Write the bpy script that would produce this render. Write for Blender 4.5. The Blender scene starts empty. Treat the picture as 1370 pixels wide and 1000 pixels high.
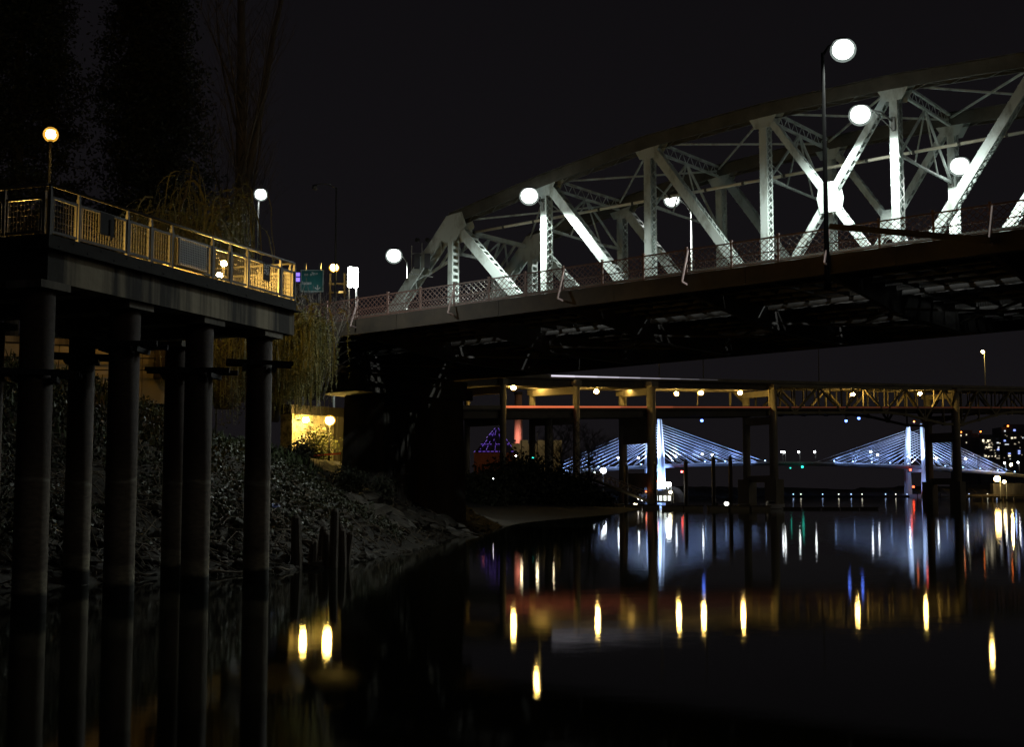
import bpy, math, random
import numpy as np
from mathutils import Vector, Matrix, Quaternion

random.seed(11)
RNG = np.random.default_rng(11)
R = math.radians
SC = bpy.context.scene
COL = SC.collection

# ------------------------------------------------------------------ camera
F_PX, W_PX, HOR = 1800.0, 1370.0, 661.0
PITCH = math.atan((HOR - 500.0) / F_PX)
CAM_Z = 2.6
cam_data = bpy.data.cameras.new('camera')
cam_data.sensor_width = 36.0
cam_data.lens = 36.0 * F_PX / W_PX
cam_data.clip_start = 0.1
cam_data.clip_end = 20000.0
cam = bpy.data.objects.new('camera', cam_data)
cam.location = (0, 0, CAM_Z)
cam.rotation_euler = (math.pi / 2 + PITCH, 0, 0)
COL.objects.link(cam)
SC.camera = cam

# ------------------------------------------------------------------ night sky
SUN_EL, SUN_AZ = 24.0, 118.0          # faint glow from the city behind and to the right
world = bpy.data.worlds.new('World')
SC.world = world
world.use_nodes = True
wn, wl = world.node_tree.nodes, world.node_tree.links
wn.clear()
w_out = wn.new('ShaderNodeOutputWorld')
w_sky = wn.new('ShaderNodeTexSky')
w_sky.sky_type = 'NISHITA'
w_sky.sun_disc = False
w_sky.sun_elevation = R(SUN_EL)
w_sky.sun_rotation = R(SUN_AZ)
w_bg = wn.new('ShaderNodeBackground')
w_bg.inputs['Strength'].default_value = 0.00008
w_glow = wn.new('ShaderNodeBackground')
w_glow.inputs['Color'].default_value = (0.0078, 0.0067, 0.0080, 1)
w_glow.inputs['Strength'].default_value = 0.84
w_tc = wn.new('ShaderNodeTexCoord'); w_sep = wn.new('ShaderNodeSeparateXYZ'); w_mr = wn.new('ShaderNodeMapRange')
w_mr.inputs['From Min'].default_value = 0.0; w_mr.inputs['From Max'].default_value = 0.55
w_mr.inputs['To Min'].default_value = 0.92; w_mr.inputs['To Max'].default_value = 0.42
wl.new(w_tc.outputs['Generated'], w_sep.inputs[0]); wl.new(w_sep.outputs['Z'], w_mr.inputs['Value']); wl.new(w_mr.outputs[0], w_glow.inputs['Strength'])
w_add = wn.new('ShaderNodeAddShader')
wl.new(w_sky.outputs[0], w_bg.inputs['Color'])
wl.new(w_bg.outputs[0], w_add.inputs[0])
wl.new(w_glow.outputs[0], w_add.inputs[1])
wl.new(w_add.outputs[0], w_out.inputs['Surface'])

sun_data = bpy.data.lights.new('sky_glow_sun', 'SUN')
sun_data.energy = 0.05
sun_data.angle = R(20)
sun_data.color = (1.0, 0.93, 0.80)
sun = bpy.data.objects.new('sky_glow_sun', sun_data)
_sd = Vector((math.sin(R(SUN_AZ)) * math.cos(R(SUN_EL)), math.cos(R(SUN_AZ)) * math.cos(R(SUN_EL)), math.sin(R(SUN_EL))))
sun.rotation_euler = _sd.to_track_quat('Z', 'Y').to_euler()
COL.objects.link(sun)

SC.view_settings.view_transform = 'Standard'
SC.view_settings.look = 'None'
SC.view_settings.exposure = 0.0
SC.view_settings.gamma = 1.0
SC.view_settings.use_curve_mapping = False
SC.render.engine = 'CYCLES'
SC.cycles.use_denoising = True
SC.cycles.max_bounces = 6
SC.cycles.diffuse_bounces = 2
SC.cycles.glossy_bounces = 3
SC.cycles.transmission_bounces = 2
SC.cycles.sample_clamp_indirect = 4.0
SC.cycles.caustics_reflective = False
SC.cycles.caustics_refractive = False
SC.cycles.use_light_tree = True

# ------------------------------------------------------------------ pixel -> place helpers
_c, _s = math.cos(PITCH), math.sin(PITCH)
def ray(x, y):
    u, v = (x - 685.0) / F_PX, (500.0 - y) / F_PX
    return Vector((u, _c - v * _s, _s + v * _c))
def px(x, y, Y):
    r = ray(x, y)
    return r * (Y / r.y) + Vector((0, 0, CAM_Z))
def pz(x, y, z=0.0):
    r = ray(x, y)
    return r * ((z - CAM_Z) / r.z) + Vector((0, 0, CAM_Z))

# ------------------------------------------------------------------ materials
MATS = {}
def mat(name, base, rough=0.65, metal=0.0, var=0.3, scale=1.5, bump=0.0, stretch=(1, 1, 1), dark=None, bscale=None, spec=0.5, lo=0.36, hi=0.66):
    if name in MATS: return MATS[name]
    m = bpy.data.materials.new(name)
    m.use_nodes = True
    n, l = m.node_tree.nodes, m.node_tree.links
    b = n['Principled BSDF']
    b.inputs['Roughness'].default_value = rough
    b.inputs['Metallic'].default_value = metal
    b.inputs['Specular IOR Level'].default_value = spec
    tc = n.new('ShaderNodeTexCoord')
    mp = n.new('ShaderNodeMapping')
    mp.inputs['Scale'].default_value = stretch
    l.new(tc.outputs['Object'], mp.inputs['Vector'])
    nz = n.new('ShaderNodeTexNoise')
    nz.inputs['Scale'].default_value = scale
    nz.inputs['Detail'].default_value = 6
    nz.inputs['Roughness'].default_value = 0.65
    l.new(mp.outputs[0], nz.inputs['Vector'])
    cr = n.new('ShaderNodeValToRGB')
    d = dark if dark else tuple(c * (1 - var) for c in base)
    cr.color_ramp.elements[0].position = lo
    cr.color_ramp.elements[1].position = hi
    cr.color_ramp.elements[0].color = (*d, 1)
    cr.color_ramp.elements[1].color = (*[min(1, c * (1 + var * 0.5)) for c in base], 1)
    l.new(nz.outputs['Fac'], cr.inputs['Fac'])
    l.new(cr.outputs['Color'], b.inputs['Base Color'])
    if bump > 0:
        nb = n.new('ShaderNodeTexNoise')
        nb.inputs['Scale'].default_value = bscale or scale * 8
        nb.inputs['Detail'].default_value = 5
        l.new(tc.outputs['Object'], nb.inputs['Vector'])
        bp = n.new('ShaderNodeBump')
        bp.inputs['Strength'].default_value = bump
        bp.inputs['Distance'].default_value = 0.05
        l.new(nb.outputs['Fac'], bp.inputs['Height'])
        l.new(bp.outputs['Normal'], b.inputs['Normal'])
    MATS[name] = m
    return m
def emis(name, color, strength):
    if name in MATS: return MATS[name]
    m = bpy.data.materials.new(name)
    m.use_nodes = True
    b = m.node_tree.nodes['Principled BSDF']
    b.inputs['Base Color'].default_value = (0.6, 0.6, 0.6, 1)
    b.inputs['Emission Color'].default_value = (*color, 1)
    b.inputs['Emission Strength'].default_value = strength
    MATS[name] = m
    return m

def halo_glow(name, color, strength, see=0.6):  # see-through glowing shell that imitates the halo around a lamp
    m = bpy.data.materials.new(name)
    m.use_nodes = True
    n, l = m.node_tree.nodes, m.node_tree.links
    n.clear()
    o = n.new('ShaderNodeOutputMaterial'); t = n.new('ShaderNodeBsdfTransparent'); e_ = n.new('ShaderNodeEmission'); x = n.new('ShaderNodeMixShader')
    e_.inputs['Color'].default_value = (*color, 1); e_.inputs['Strength'].default_value = strength
    x.inputs[0].default_value = 1 - see
    l.new(t.outputs[0], x.inputs[1]); l.new(e_.outputs[0], x.inputs[2]); l.new(x.outputs[0], o.inputs['Surface'])
    return m
HALO_Y = halo_glow('amber_halo_shell', (1.0, 0.50, 0.06), 1.6)
HALO_W = halo_glow('pale_halo_shell', (0.80, 0.95, 0.88), 0.62, 0.72)

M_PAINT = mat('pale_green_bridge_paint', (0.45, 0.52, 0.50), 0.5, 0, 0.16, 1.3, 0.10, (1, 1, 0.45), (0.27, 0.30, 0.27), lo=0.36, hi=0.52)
M_PAINT_D = mat('shade_toned_bridge_paint', (0.075, 0.075, 0.062), 0.7, 0, 0.4, 0.8, 0.1)  # bridge paint darkened: the chord's lack of light put into its colour
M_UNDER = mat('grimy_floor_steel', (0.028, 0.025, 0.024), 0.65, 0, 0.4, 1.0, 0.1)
M_RAIL = mat('red_oxide_railing', (0.13, 0.062, 0.045), 0.5, 0, 0.3, 3.0)
M_FASC = mat('brown_fascia_steel', (0.042, 0.030, 0.018), 0.7, 0, 0.4, 0.8, 0.1)
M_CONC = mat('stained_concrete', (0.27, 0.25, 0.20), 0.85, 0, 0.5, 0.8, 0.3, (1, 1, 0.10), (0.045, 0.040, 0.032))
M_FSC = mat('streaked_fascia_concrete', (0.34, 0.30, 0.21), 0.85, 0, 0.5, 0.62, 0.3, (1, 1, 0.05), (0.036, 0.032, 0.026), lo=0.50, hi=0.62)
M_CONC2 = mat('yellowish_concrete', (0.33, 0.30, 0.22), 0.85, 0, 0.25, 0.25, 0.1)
M_PIER = mat('dark_pier_stone', (0.10, 0.092, 0.08), 0.9, 0, 0.55, 0.35, 0.5, (1, 1, 0.3))
M_STEEL = mat('galvanized_steel', (0.20, 0.20, 0.20), 0.45, 0.3, 0.25, 4.0)
M_DARK = mat('dark_metal', (0.022, 0.022, 0.024), 0.7, 0, 0.3, 3.0, spec=0.15)
M_POLE = mat('grey_lamp_pole', (0.17, 0.18, 0.17), 0.5, 0.2, 0.2, 3.0)
M_WOOD = mat('weathered_wood', (0.085, 0.07, 0.052), 0.9, 0, 0.5, 2.0, 0.5, (6, 6, 0.8))
M_DRIFT = mat('pale_driftwood', (0.12, 0.10, 0.07), 0.9, 0, 0.4, 2.5, 0.4)
M_ROCK = mat('riprap_rock', (0.050, 0.045, 0.036), 0.9, 0, 0.5, 1.3, 0.5)
M_SLAB = mat('pale_slab_rock', (0.095, 0.088, 0.076), 0.85, 0, 0.4, 1.2, 0.4)
M_BANK = mat('muddy_bank', (0.019, 0.017, 0.012), 0.95, 0, 0.5, 0.6, 0.6)
M_BARK = mat('dark_bark', (0.045, 0.038, 0.030), 0.95, 0, 0.4, 3.0, 0.5)
M_BARK2 = mat('grey_brown_bark', (0.085, 0.072, 0.058), 0.95, 0, 0.4, 3.0, 0.4)
M_CONIF = mat('conifer_needles', (0.018, 0.024, 0.014), 0.8, 0, 0.4, 0.5)
M_WILLOW = mat('willow_leaf', (0.13, 0.145, 0.045), 0.7, 0, 0.35, 0.8)
M_WILTW = mat('willow_twig', (0.145, 0.135, 0.055), 0.7, 0, 0.35, 0.8)
M_BUSH = mat('shrub_leaf', (0.035, 0.040, 0.022), 0.75, 0, 0.45, 0.7)
M_IVY = mat('ivy_leaf', (0.034, 0.043, 0.018), 0.48, 0, 0.45, 0.9)
M_WHITE = mat('white_panel_paint', (0.62, 0.63, 0.62), 0.45, 0, 0.12, 3.0)
M_TEAL = mat('teal_sign_sheet', (0.03, 0.20, 0.20), 0.5, 0, 0.12, 2.0)
M_SIGNW = mat('white_sign_print', (0.75, 0.78, 0.78), 0.5, 0, 0.05, 2.0)
M_TILI = mat('white_tower_concrete', (0.70, 0.72, 0.74), 0.7, 0, 0.08, 0.2)
M_BLDG = mat('dim_glass_facade', (0.045, 0.046, 0.052), 0.5, 0, 0.2, 0.05)
M_BEIGE = mat('beige_hall_wall', (0.30, 0.27, 0.20), 0.9, 0, 0.35, 0.15)

LAMP_W = emis('white_lamp_lens', (0.93, 1.0, 0.94), 9.0)
LAMP_W2 = emis('white_far_lamp_lens', (0.92, 0.97, 1.0), 30.0)
LAMP_S = emis('sodium_lamp_lens', (1.0, 0.62, 0.16), 260.0)
LAMP_Y = emis('yellow_lamp_lens', (1.0, 0.64, 0.17), 460.0)
LAMP_UP = emis('underpass_lamp_lens', (1.0, 0.64, 0.14), 520.0)
LAMP_D = emis('deck_lamp_lens', (1.0, 0.58, 0.12), 2600.0)
LAMP_TUBE = emis('white_tube_lens', (0.95, 1.0, 0.95), 22.0)
LAMP_RED = emis('red_marker_lens', (1.0, 0.07, 0.02), 9.0)
LAMP_ORA = emis('orange_marker_lens', (1.0, 0.20, 0.03), 9.0)
LAMP_BLU = emis('blue_marker_lens', (0.10, 0.20, 1.0), 9.0)
LAMP_GRN = emis('green_marker_lens', (0.03, 0.9, 0.65), 2.5)
LAMP_ICE = emis('ice_blue_lamp_lens', (0.35, 0.55, 1.0), 7.0)

# ------------------------------------------------------------------ mesh builder
class MB:
    def __init__(s): s.v, s.f = [], []
    def add(s, vs, fs):
        k = len(s.v)
        s.v.extend([tuple(p) for p in vs])
        s.f.extend([tuple(i + k for i in q) for q in fs])
        return s
    def box(s, c, size, ax=None):
        c = Vector(c)
        ax = ax or (Vector((1, 0, 0)), Vector((0, 1, 0)), Vector((0, 0, 1)))
        h = [a * (q / 2) for a, q in zip(ax, size)]
        vs = [c + h[0] * i + h[1] * j + h[2] * k for k in (-1, 1) for j in (-1, 1) for i in (-1, 1)]
        return s.add(vs, [(0, 2, 3, 1), (4, 5, 7, 6), (0, 1, 5, 4), (2, 6, 7, 3), (0, 4, 6, 2), (1, 3, 7, 5)])
    def bar(s, p0, p1, w, t, ref=Vector((0, 0, 1))):
        # rectangular bar: w along ref-projected axis, t across
        p0, p1 = Vector(p0), Vector(p1)
        a = p1 - p0
        L = a.length
        if L < 1e-6: return s
        a /= L
        b = ref - a * ref.dot(a)
        if b.length < 1e-4:
            ref = Vector((1, 0, 0)); b = ref - a * ref.dot(a)
        b.normalize()
        c = a.cross(b)
        return s.box((p0 + p1) / 2, (L, w, t), (a, b, c))
    def tube(s, pts, rad, n=8, cap=True):
        pts = [Vector(p) for p in pts]
        if not isinstance(rad, (list, tuple)): rad = [rad] * len(pts)
        rings, vs, fs = [], [], []
        ref = Vector((0.31, 0.17, 0.93))
        for i, p in enumerate(pts):
            a = (pts[min(i + 1, len(pts) - 1)] - pts[max(i - 1, 0)])
            a = a.normalized() if a.length > 1e-9 else Vector((0, 0, 1))
            if i == 0:
                b = ref - a * ref.dot(a)
                if b.length < 0.15:
                    b = Vector((1, 0, 0)) - a * a.x
            else:
                b = b - a * b.dot(a)
            b.normalize()
            c = a.cross(b)
            for k in range(n):
                t = 2 * math.pi * k / n
                vs.append(p + (b * math.cos(t) + c * math.sin(t)) * rad[i])
        for i in range(len(pts) - 1):
            for k in range(n):
                k2 = (k + 1) % n
                fs.append((i * n + k, i * n + k2, (i + 1) * n + k2, (i + 1) * n + k))
        if cap:
            fs.append(tuple(range(n - 1, -1, -1)))
            fs.append(tuple((len(pts) - 1) * n + k for k in range(n)))
        return s.add(vs, fs)
    def prism(s, poly, off):
        # polygon (list of points) extruded by vector off
        off = Vector(off); n = len(poly)
        vs = [Vector(p) for p in poly] + [Vector(p) + off for p in poly]
        fs = [tuple(range(n)), tuple(range(2 * n - 1, n - 1, -1))]
        fs += [((i + 1) % n, i, n + i, n + (i + 1) % n) for i in range(n)]
        return s.add(vs, fs)
    def ball(s, c, r, squash=1.0, n=10, m=6, ax=None):
        c = Vector(c)
        vs = [c + Vector((0, 0, r * squash))]
        for j in range(1, m):
            ph = math.pi * j / m
            for i in range(n):
                t = 2 * math.pi * i / n
                vs.append(c + Vector((r * math.sin(ph) * math.cos(t), r * math.sin(ph) * math.sin(t), r * squash * math.cos(ph))))
        vs.append(c - Vector((0, 0, r * squash)))
        fs = [(0, 1 + i, 1 + (i + 1) % n) for i in range(n)]
        for j in range(m - 2):
            a = 1 + j * n
            fs += [(a + i, a + n + i, a + n + (i + 1) % n, a + (i + 1) % n) for i in range(n)]
        a = 1 + (m - 2) * n
        fs += [(a + i, len(vs) - 1, a + (i + 1) % n) for i in range(n)]
        return s.add(vs, fs)
    def build(s, name, material, parent=None, smooth=False):
        o0 = root_loc(parent)
        me = bpy.data.meshes.new(name)
        me.from_pydata([(x - o0.x, y - o0.y, z - o0.z) for x, y, z in s.v], [], s.f)
        me.materials.append(material)
        if smooth: me.polygons.foreach_set('use_smooth', [True] * len(me.polygons))
        me.update()
        o = bpy.data.objects.new(name, me)
        COL.objects.link(o)
        if parent is not None: o.parent = parent
        if name in ('lacing', 'rivets', 'lattice', 'wire_mesh', 'lettering', 'print', 'twigs', 'floor_slabs'): o['kind'] = 'stuff'
        return o
def root_loc(p):
    v = Vector((0, 0, 0))
    while p is not None:
        v = v + p.location
        p = p.parent
    return v
def quads(name, arr, material, parent=None, extra=None):
    # arr: N x 4 x 3 world coordinates -> one mesh of N quads (fast)
    o0 = np.array(root_loc(parent))
    arr = np.asarray(arr, dtype=np.float64) - o0
    N = len(arr)
    me = bpy.data.meshes.new(name)
    me.vertices.add(N * 4); me.loops.add(N * 4); me.polygons.add(N)
    me.vertices.foreach_set('co', arr.reshape(-1).astype(np.float32))
    me.loops.foreach_set('vertex_index', np.arange(N * 4, dtype=np.int32))
    me.polygons.foreach_set('loop_start', np.arange(0, N * 4, 4, dtype=np.int32))
    me.update(calc_edges=True)
    me.materials.append(material)
    o = bpy.data.objects.new(name, me)
    COL.objects.link(o)
    if parent is not None: o.parent = parent
    return o
def leaf_quads(pts, size, elong=1.0, up=0.0, jit=0.4):
    pts = np.asarray(pts); N = len(pts)
    a = RNG.normal(size=(N, 3)); a /= np.linalg.norm(a, axis=1)[:, None]
    b = RNG.normal(size=(N, 3)); b[:, 2] -= up
    b -= a * (a * b).sum(1)[:, None]; b /= np.linalg.norm(b, axis=1)[:, None]
    sz = size * (1 + jit * RNG.uniform(-1, 1, size=(N, 1)))
    A, B = a * sz * 0.5, b * sz * 0.5 * elong
    return np.stack([pts - A * 0.6 - B, pts + A - B * 0.3, pts + A * 0.5 + B, pts - A + B * 0.3], axis=1)

def thing(name, label, cat, loc, group=None):
    o = bpy.data.objects.new(name, None)
    o.empty_display_size = 0.3
    COL.objects.link(o)
    o.location = loc
    o['label'] = label; o['category'] = cat
    if group: o['group'] = group
    return o
def tag(o, label, cat, group=None, kind=None):
    if label: o['label'] = label
    if cat: o['category'] = cat
    if group: o['group'] = group
    if kind: o['kind'] = kind
    return o
def light(name, kind, loc, energy, color, parent, direction=None, size=None, blend=0.5, radius=0.3):
    ld = bpy.data.lights.new(name, kind)
    ld.energy = energy; ld.color = color
    ld.shadow_soft_size = radius
    if kind == 'SPOT':
        ld.spot_size = R(size); ld.spot_blend = blend
    o = bpy.data.objects.new(name, ld)
    COL.objects.link(o)
    o.parent = parent
    o.location = Vector(loc) - root_loc(parent)
    if direction is not None: o.rotation_euler = (-Vector(direction)).to_track_quat('Z', 'Y').to_euler()
    return o

def smooth(a, b, x):
    t = np.clip((x - a) / (b - a), 0, 1)
    return t * t * (3 - 2 * t)

# ================================================================== WATER
def make_water():
    m = bpy.data.materials.new('river_water')
    m.use_nodes = True
    n, l = m.node_tree.nodes, m.node_tree.links
    n.clear()
    out = n.new('ShaderNodeOutputMaterial'); mxs = n.new('ShaderNodeMixShader'); fr = n.new('ShaderNodeFresnel')
    df = n.new('ShaderNodeBsdfDiffuse'); gl = n.new('ShaderNodeBsdfGlossy')
    fr.inputs['IOR'].default_value = 1.33
    df.inputs['Color'].default_value = (0.006, 0.007, 0.005, 1)
    gl.distribution = 'BECKMANN'
    gl.inputs['Color'].default_value = (0.92, 0.93, 0.90, 1)
    gl.inputs['Roughness'].default_value = 0.061
    l.new(fr.outputs[0], mxs.inputs[0]); l.new(df.outputs[0], mxs.inputs[1]); l.new(gl.outputs[0], mxs.inputs[2]); l.new(mxs.outputs[0], out.inputs['Surface'])
    tc = n.new('ShaderNodeTexCoord')
    nz = n.new('ShaderNodeTexNoise')
    nz.inputs['Scale'].default_value = 0.9
    nz.inputs['Detail'].default_value = 3
    l.new(tc.outputs['Object'], nz.inputs['Vector'])
    bp = n.new('ShaderNodeBump')
    bp.inputs['Strength'].default_value = 0.05
    bp.inputs['Distance'].default_value = 0.03
    l.new(nz.outputs['Fac'], bp.inputs['Height'])
    l.new(bp.outputs['Normal'], gl.inputs['Normal'])
    l.new(bp.outputs['Normal'], fr.inputs['Normal'])
    w = MB().add([(-3000, -60, 0), (3500, -60, 0), (3500, 6000, 0), (-3000, 6000, 0)], [(0, 1, 2, 3)]).build('water', m)
    w['kind'] = 'structure'
make_water()

# ================================================================== RIVERBANK TERRAIN
WL_PIX = [(200, 775), (340, 766), (400, 762), (470, 752), (560, 735), (625, 714), (700, 700), (760, 694), (830, 688)]
WL = [(-26.0, 10.0), (-16.5, 30.0)] + [(pz(x, y).x, pz(x, y).y) for x, y in WL_PIX]
WL += [(26, 260), (30, 300), (24, 420), (20, 700)]
WLA = np.array(WL)
def shore_dist(X, Y):
    X = np.asarray(X, float); Y = np.asarray(Y, float)
    best = np.full(X.shape, 1e9); sign = np.ones(X.shape)
    for (x0, y0), (x1, y1) in zip(WL[:-1], WL[1:]):
        dx, dy = x1 - x0, y1 - y0
        t = np.clip(((X - x0) * dx + (Y - y0) * dy) / (dx * dx + dy * dy), 0, 1)
        d = np.hypot(X - x0 - t * dx, Y - y0 - t * dy)
        cr = dx * (Y - y0) - dy * (X - x0)
        upd = d < best - 1e-9
        best = np.where(upd, d, best); sign = np.where(upd, np.sign(cr), sign)
    return best * sign
_ph = RNG.uniform(0, 6.28, (10, 2)); _fr = RNG.normal(size=(10, 2))
def rough_noise(X, Y, f):
    o = 0
    for k in range(10):
        g = f * (1 + 0.6 * k)
        o = o + np.sin(X * g * _fr[k, 0] + _ph[k, 0] + 2.1 * np.sin(Y * g * 0.37 + k)) * np.cos(Y * g * _fr[k, 1] + _ph[k, 1]) / (1 + 0.7 * k)
    return o
def ground(X, Y):
    d = shore_dist(X, Y)
    near = np.interp(d, [-8, -2, 0, 2, 5, 9, 13, 18, 40], [-2, -0.6, 0, 1.1, 2.6, 5.2, 7.3, 8.3, 8.6])
    mid = np.interp(d, [-8, -2, 0, 3, 7, 10, 14, 24, 40], [-2, -0.6, 0, 1.3, 3.3, 4.8, 5.15, 5.3, 8.0])
    far = np.interp(d, [-8, -2, 0, 8, 16, 24, 34, 60], [-1.5, -0.4, 0, 0.5, 1.1, 2.2, 3.6, 5.0])
    a = smooth(56, 72, np.asarray(Y, float)); b = smooth(104, 128, np.asarray(Y, float))
    h = (near * (1 - a) + mid * a) * (1 - b) + far * b
    amp = np.clip(d, 0, 3) / 3 * np.where(np.asarray(Y) > 110, 0.05, 0.16)
    return h + amp * rough_noise(np.asarray(X, float), np.asarray(Y, float), 0.9)
def gz(x, y): return float(ground(np.array([x]), np.array([y]))[0])

def grid_mesh(name, xs, ys, material, skip_below=-1.5):
    X, Y = np.meshgrid(xs, ys)
    Z = ground(X, Y)
    nx, ny = len(xs), len(ys)
    vs = np.stack([X, Y, Z], -1).reshape(-1, 3)
    fs = []
    for j in range(ny - 1):
        for i in range(nx - 1):
            k = j * nx + i
            if max(vs[k][2], vs[k + 1][2], vs[k + nx][2], vs[k + nx + 1][2]) > skip_below:
                fs.append((k, k + 1, k + nx + 1, k + nx))
    me = bpy.data.meshes.new(name)
    me.from_pydata(vs.tolist(), [], fs)
    me.materials.append(material)
    me.polygons.foreach_set('use_smooth', [True] * len(me.polygons))
    o = bpy.data.objects.new(name, me)
    COL.objects.link(o)
    o['kind'] = 'structure'
    return o
BANK = grid_mesh('riverbank', np.concatenate([np.arange(-90, -34, 4.0), np.arange(-34, 26, 0.6)]),
                 np.concatenate([np.arange(8, 112, 0.6), np.arange(112, 240, 3.0), np.arange(240, 712, 15.0)]), M_BANK)

# ---- rocks of the bank (pieces of the setting: children of the riverbank)
def rock_mesh(name, seed, flat, material):
    r = np.random.default_rng(seed)
    mb = MB().ball((0, 0, 0), 1.0, 1.0, 7, 5)
    nrm = r.normal(size=(9, 3)); nrm /= np.linalg.norm(nrm, axis=1)[:, None]
    cut = r.uniform(0.55, 0.9, 9)
    out = []
    for p in mb.v:
        p = np.array(p) * r.uniform(0.9, 1.1)
        for q, c in zip(nrm, cut):
            e = p @ q
            if e > c: p = p - q * (e - c)
        out.append((p[0] * 1.25, p[1] * 0.9, p[2] * flat))
    me = bpy.data.meshes.new(name)
    me.from_pydata(out, [], mb.f)
    me.materials.append(material)
    return me
ROCKS = [rock_mesh('rock', 40 + i, 0.62, M_ROCK) for i in range(6)]
SLABS = [rock_mesh('rock', 60 + i, 0.30, M_SLAB) for i in range(4)]
def put_rock(me, x, y, z, s, rz, tilt):
    o = bpy.data.objects.new('rock', me)
    COL.objects.link(o)
    o.parent = BANK
    o.location = (x, y, z)
    o.rotation_euler = (tilt[0], tilt[1], rz)
    o.scale = (s, s, s)
cnt = 0
while cnt < 210:                                   # riprap between and behind the platform piles
    i = random.choice(range(1, 6)); t = random.random()
    wx, wy = WL[i][0] + (WL[i + 1][0] - WL[i][0]) * t, WL[i][1] + (WL[i + 1][1] - WL[i][1]) * t
    d = random.uniform(-0.4, 4.2) ** 1.0
    x, y = wx - d * random.uniform(0.6, 1.0), wy + d * random.uniform(0.1, 0.7)
    dd = float(shore_dist(np.array([x]), np.array([y]))[0])
    if dd < -0.3 or dd > 5: continue
    s = random.uniform(0.16, 0.42)
    put_rock(random.choice(ROCKS), x, y, gz(x, y) + s * 0.15, s, random.uniform(0, 6.3), (random.uniform(-.4, .4), random.uniform(-.4, .4)))
    cnt += 1
for k in range(75):                                # long pale slabs running down to the pier foot
    t = random.random()
    u, v = 478 + 150 * t + random.gauss(0, 12), 648 + 58 * t + random.uniform(-8, 26)
    Yd = 66 + 24 * t + random.uniform(-4, 4)
    p = px(u, v, Yd)
    s = random.uniform(0.35, 0.95)
    put_rock(random.choice(SLABS + ROCKS[:2]), p.x, p.y, gz(p.x, p.y) + 0.18, s, random.uniform(-0.9, 0.3), (random.uniform(-.25, .25), random.uniform(0.05, .4)))
# smaller rubble, not countable
def rubble():
    mb = MB(); r = random.Random(5)
    base = [rock_mesh('rubble_source', 80 + i, 0.6, M_ROCK) for i in range(3)]
    for k in range(1500):
        i = r.choice(range(1, 9)); t = r.random()
        wx, wy = WL[i][0] + (WL[i + 1][0] - WL[i][0]) * t, WL[i][1] + (WL[i + 1][1] - WL[i][1]) * t
        if wy > 110: continue
        d = r.uniform(-0.3, 5.5)
        x, y = wx - d * r.uniform(0.5, 1), wy + d * r.uniform(0, 0.6)
        s = r.uniform(0.06, 0.2)
        z = gz(x, y) + s * 0.2
        q = Matrix.Rotation(r.uniform(0, 6.3), 3, 'Z') @ Matrix.Rotation(r.uniform(-.6, .6), 3, 'X')
        me = r.choice(base)
        mb.add([q @ v.co * s + Vector((x, y, z)) for v in me.vertices], [tuple(p.vertices) for p in me.polygons])
    o = mb.build('rubble', M_ROCK)
    tag(o, 'small broken stones strewn along the muddy waterline', 'rubble', kind='stuff')
rubble()

# ---- ivy and ground cover on the slope
def ivy():
    n = 90000
    X = RNG.uniform(-30, -4, n); Y = RNG.uniform(30, 74, n)
    d = shore_dist(X, Y)
    patch = rough_noise(X, Y, 0.45)
    keep = (d > 1.5 + 1.3 * patch) & (d < 17) & (patch > -0.85)
    X, Y = X[keep], Y[keep]
    Z = ground(X, Y) + RNG.uniform(0.05, 0.75, len(X)) * (0.6 + 0.5 * np.clip(rough_noise(X, Y, 0.8), -0.7, 1.5))
    o = quads('ivy', leaf_quads(np.stack([X, Y, Z], 1), 0.12), M_IVY)
    tag(o, 'glossy dark ivy covering the slope behind the platform piles', 'ivy', kind='stuff')
ivy()
def grass():
    n = 15000
    X = RNG.uniform(-30, -5, n); Y = RNG.uniform(38, 80, n)
    d = shore_dist(X, Y)
    keep = (d > 7.5) & (d < 24)
    X, Y = X[keep], Y[keep]
    p = np.stack([X, Y, ground(X, Y) + 0.12], 1)
    a = RNG.normal(size=p.shape) * 0.035; a[:, 2] = 0
    h = RNG.normal(size=p.shape) * 0.12; h[:, 2] = RNG.uniform(0.2, 0.6, len(p))
    q = np.stack([p - a, p + a, p + a * 0.3 + h, p - a * 0.3 + h], 1)
    tag(quads('grass', q, mat('rank_grass', (0.045, 0.065, 0.022), 0.8, 0, 0.4, 0.7)), 'rank grass along the top of the slope', 'grass', kind='stuff')
grass()

def slope_twigs():
    mb = MB(); r = random.Random(77)
    for k in range(900):
        i = r.choice(range(1, 8)); t = r.random()
        wx, wy = WL[i][0] + (WL[i + 1][0] - WL[i][0]) * t, WL[i][1] + (WL[i + 1][1] - WL[i][1]) * t
        if wy > 100: continue
        d = r.uniform(0.2, 9)
        x, y = wx - d * r.uniform(0.5, 1), wy + d * r.uniform(0, 0.6)
        z = gz(x, y); a = r.uniform(0, 6.28); L = r.uniform(0.4, 2.0)
        p0 = Vector((x, y, z + 0.05)); p2 = p0 + Vector((math.cos(a) * L, math.sin(a) * L, 0)); p2.z = gz(p2.x, p2.y) + r.uniform(0.05, 0.5)
        p1 = (p0 + p2) / 2 + Vector((r.gauss(0, .1), r.gauss(0, .1), r.uniform(0.05, 0.3)))
        mb.tube([p0, p1, p2], [0.022, 0.017, 0.008], 4, False)
    o = mb.build('slope_twigs', M_DRIFT)
    tag(o, 'dead twigs and stems scattered over the dark slope', 'twigs', kind='stuff')
slope_twigs()

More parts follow.
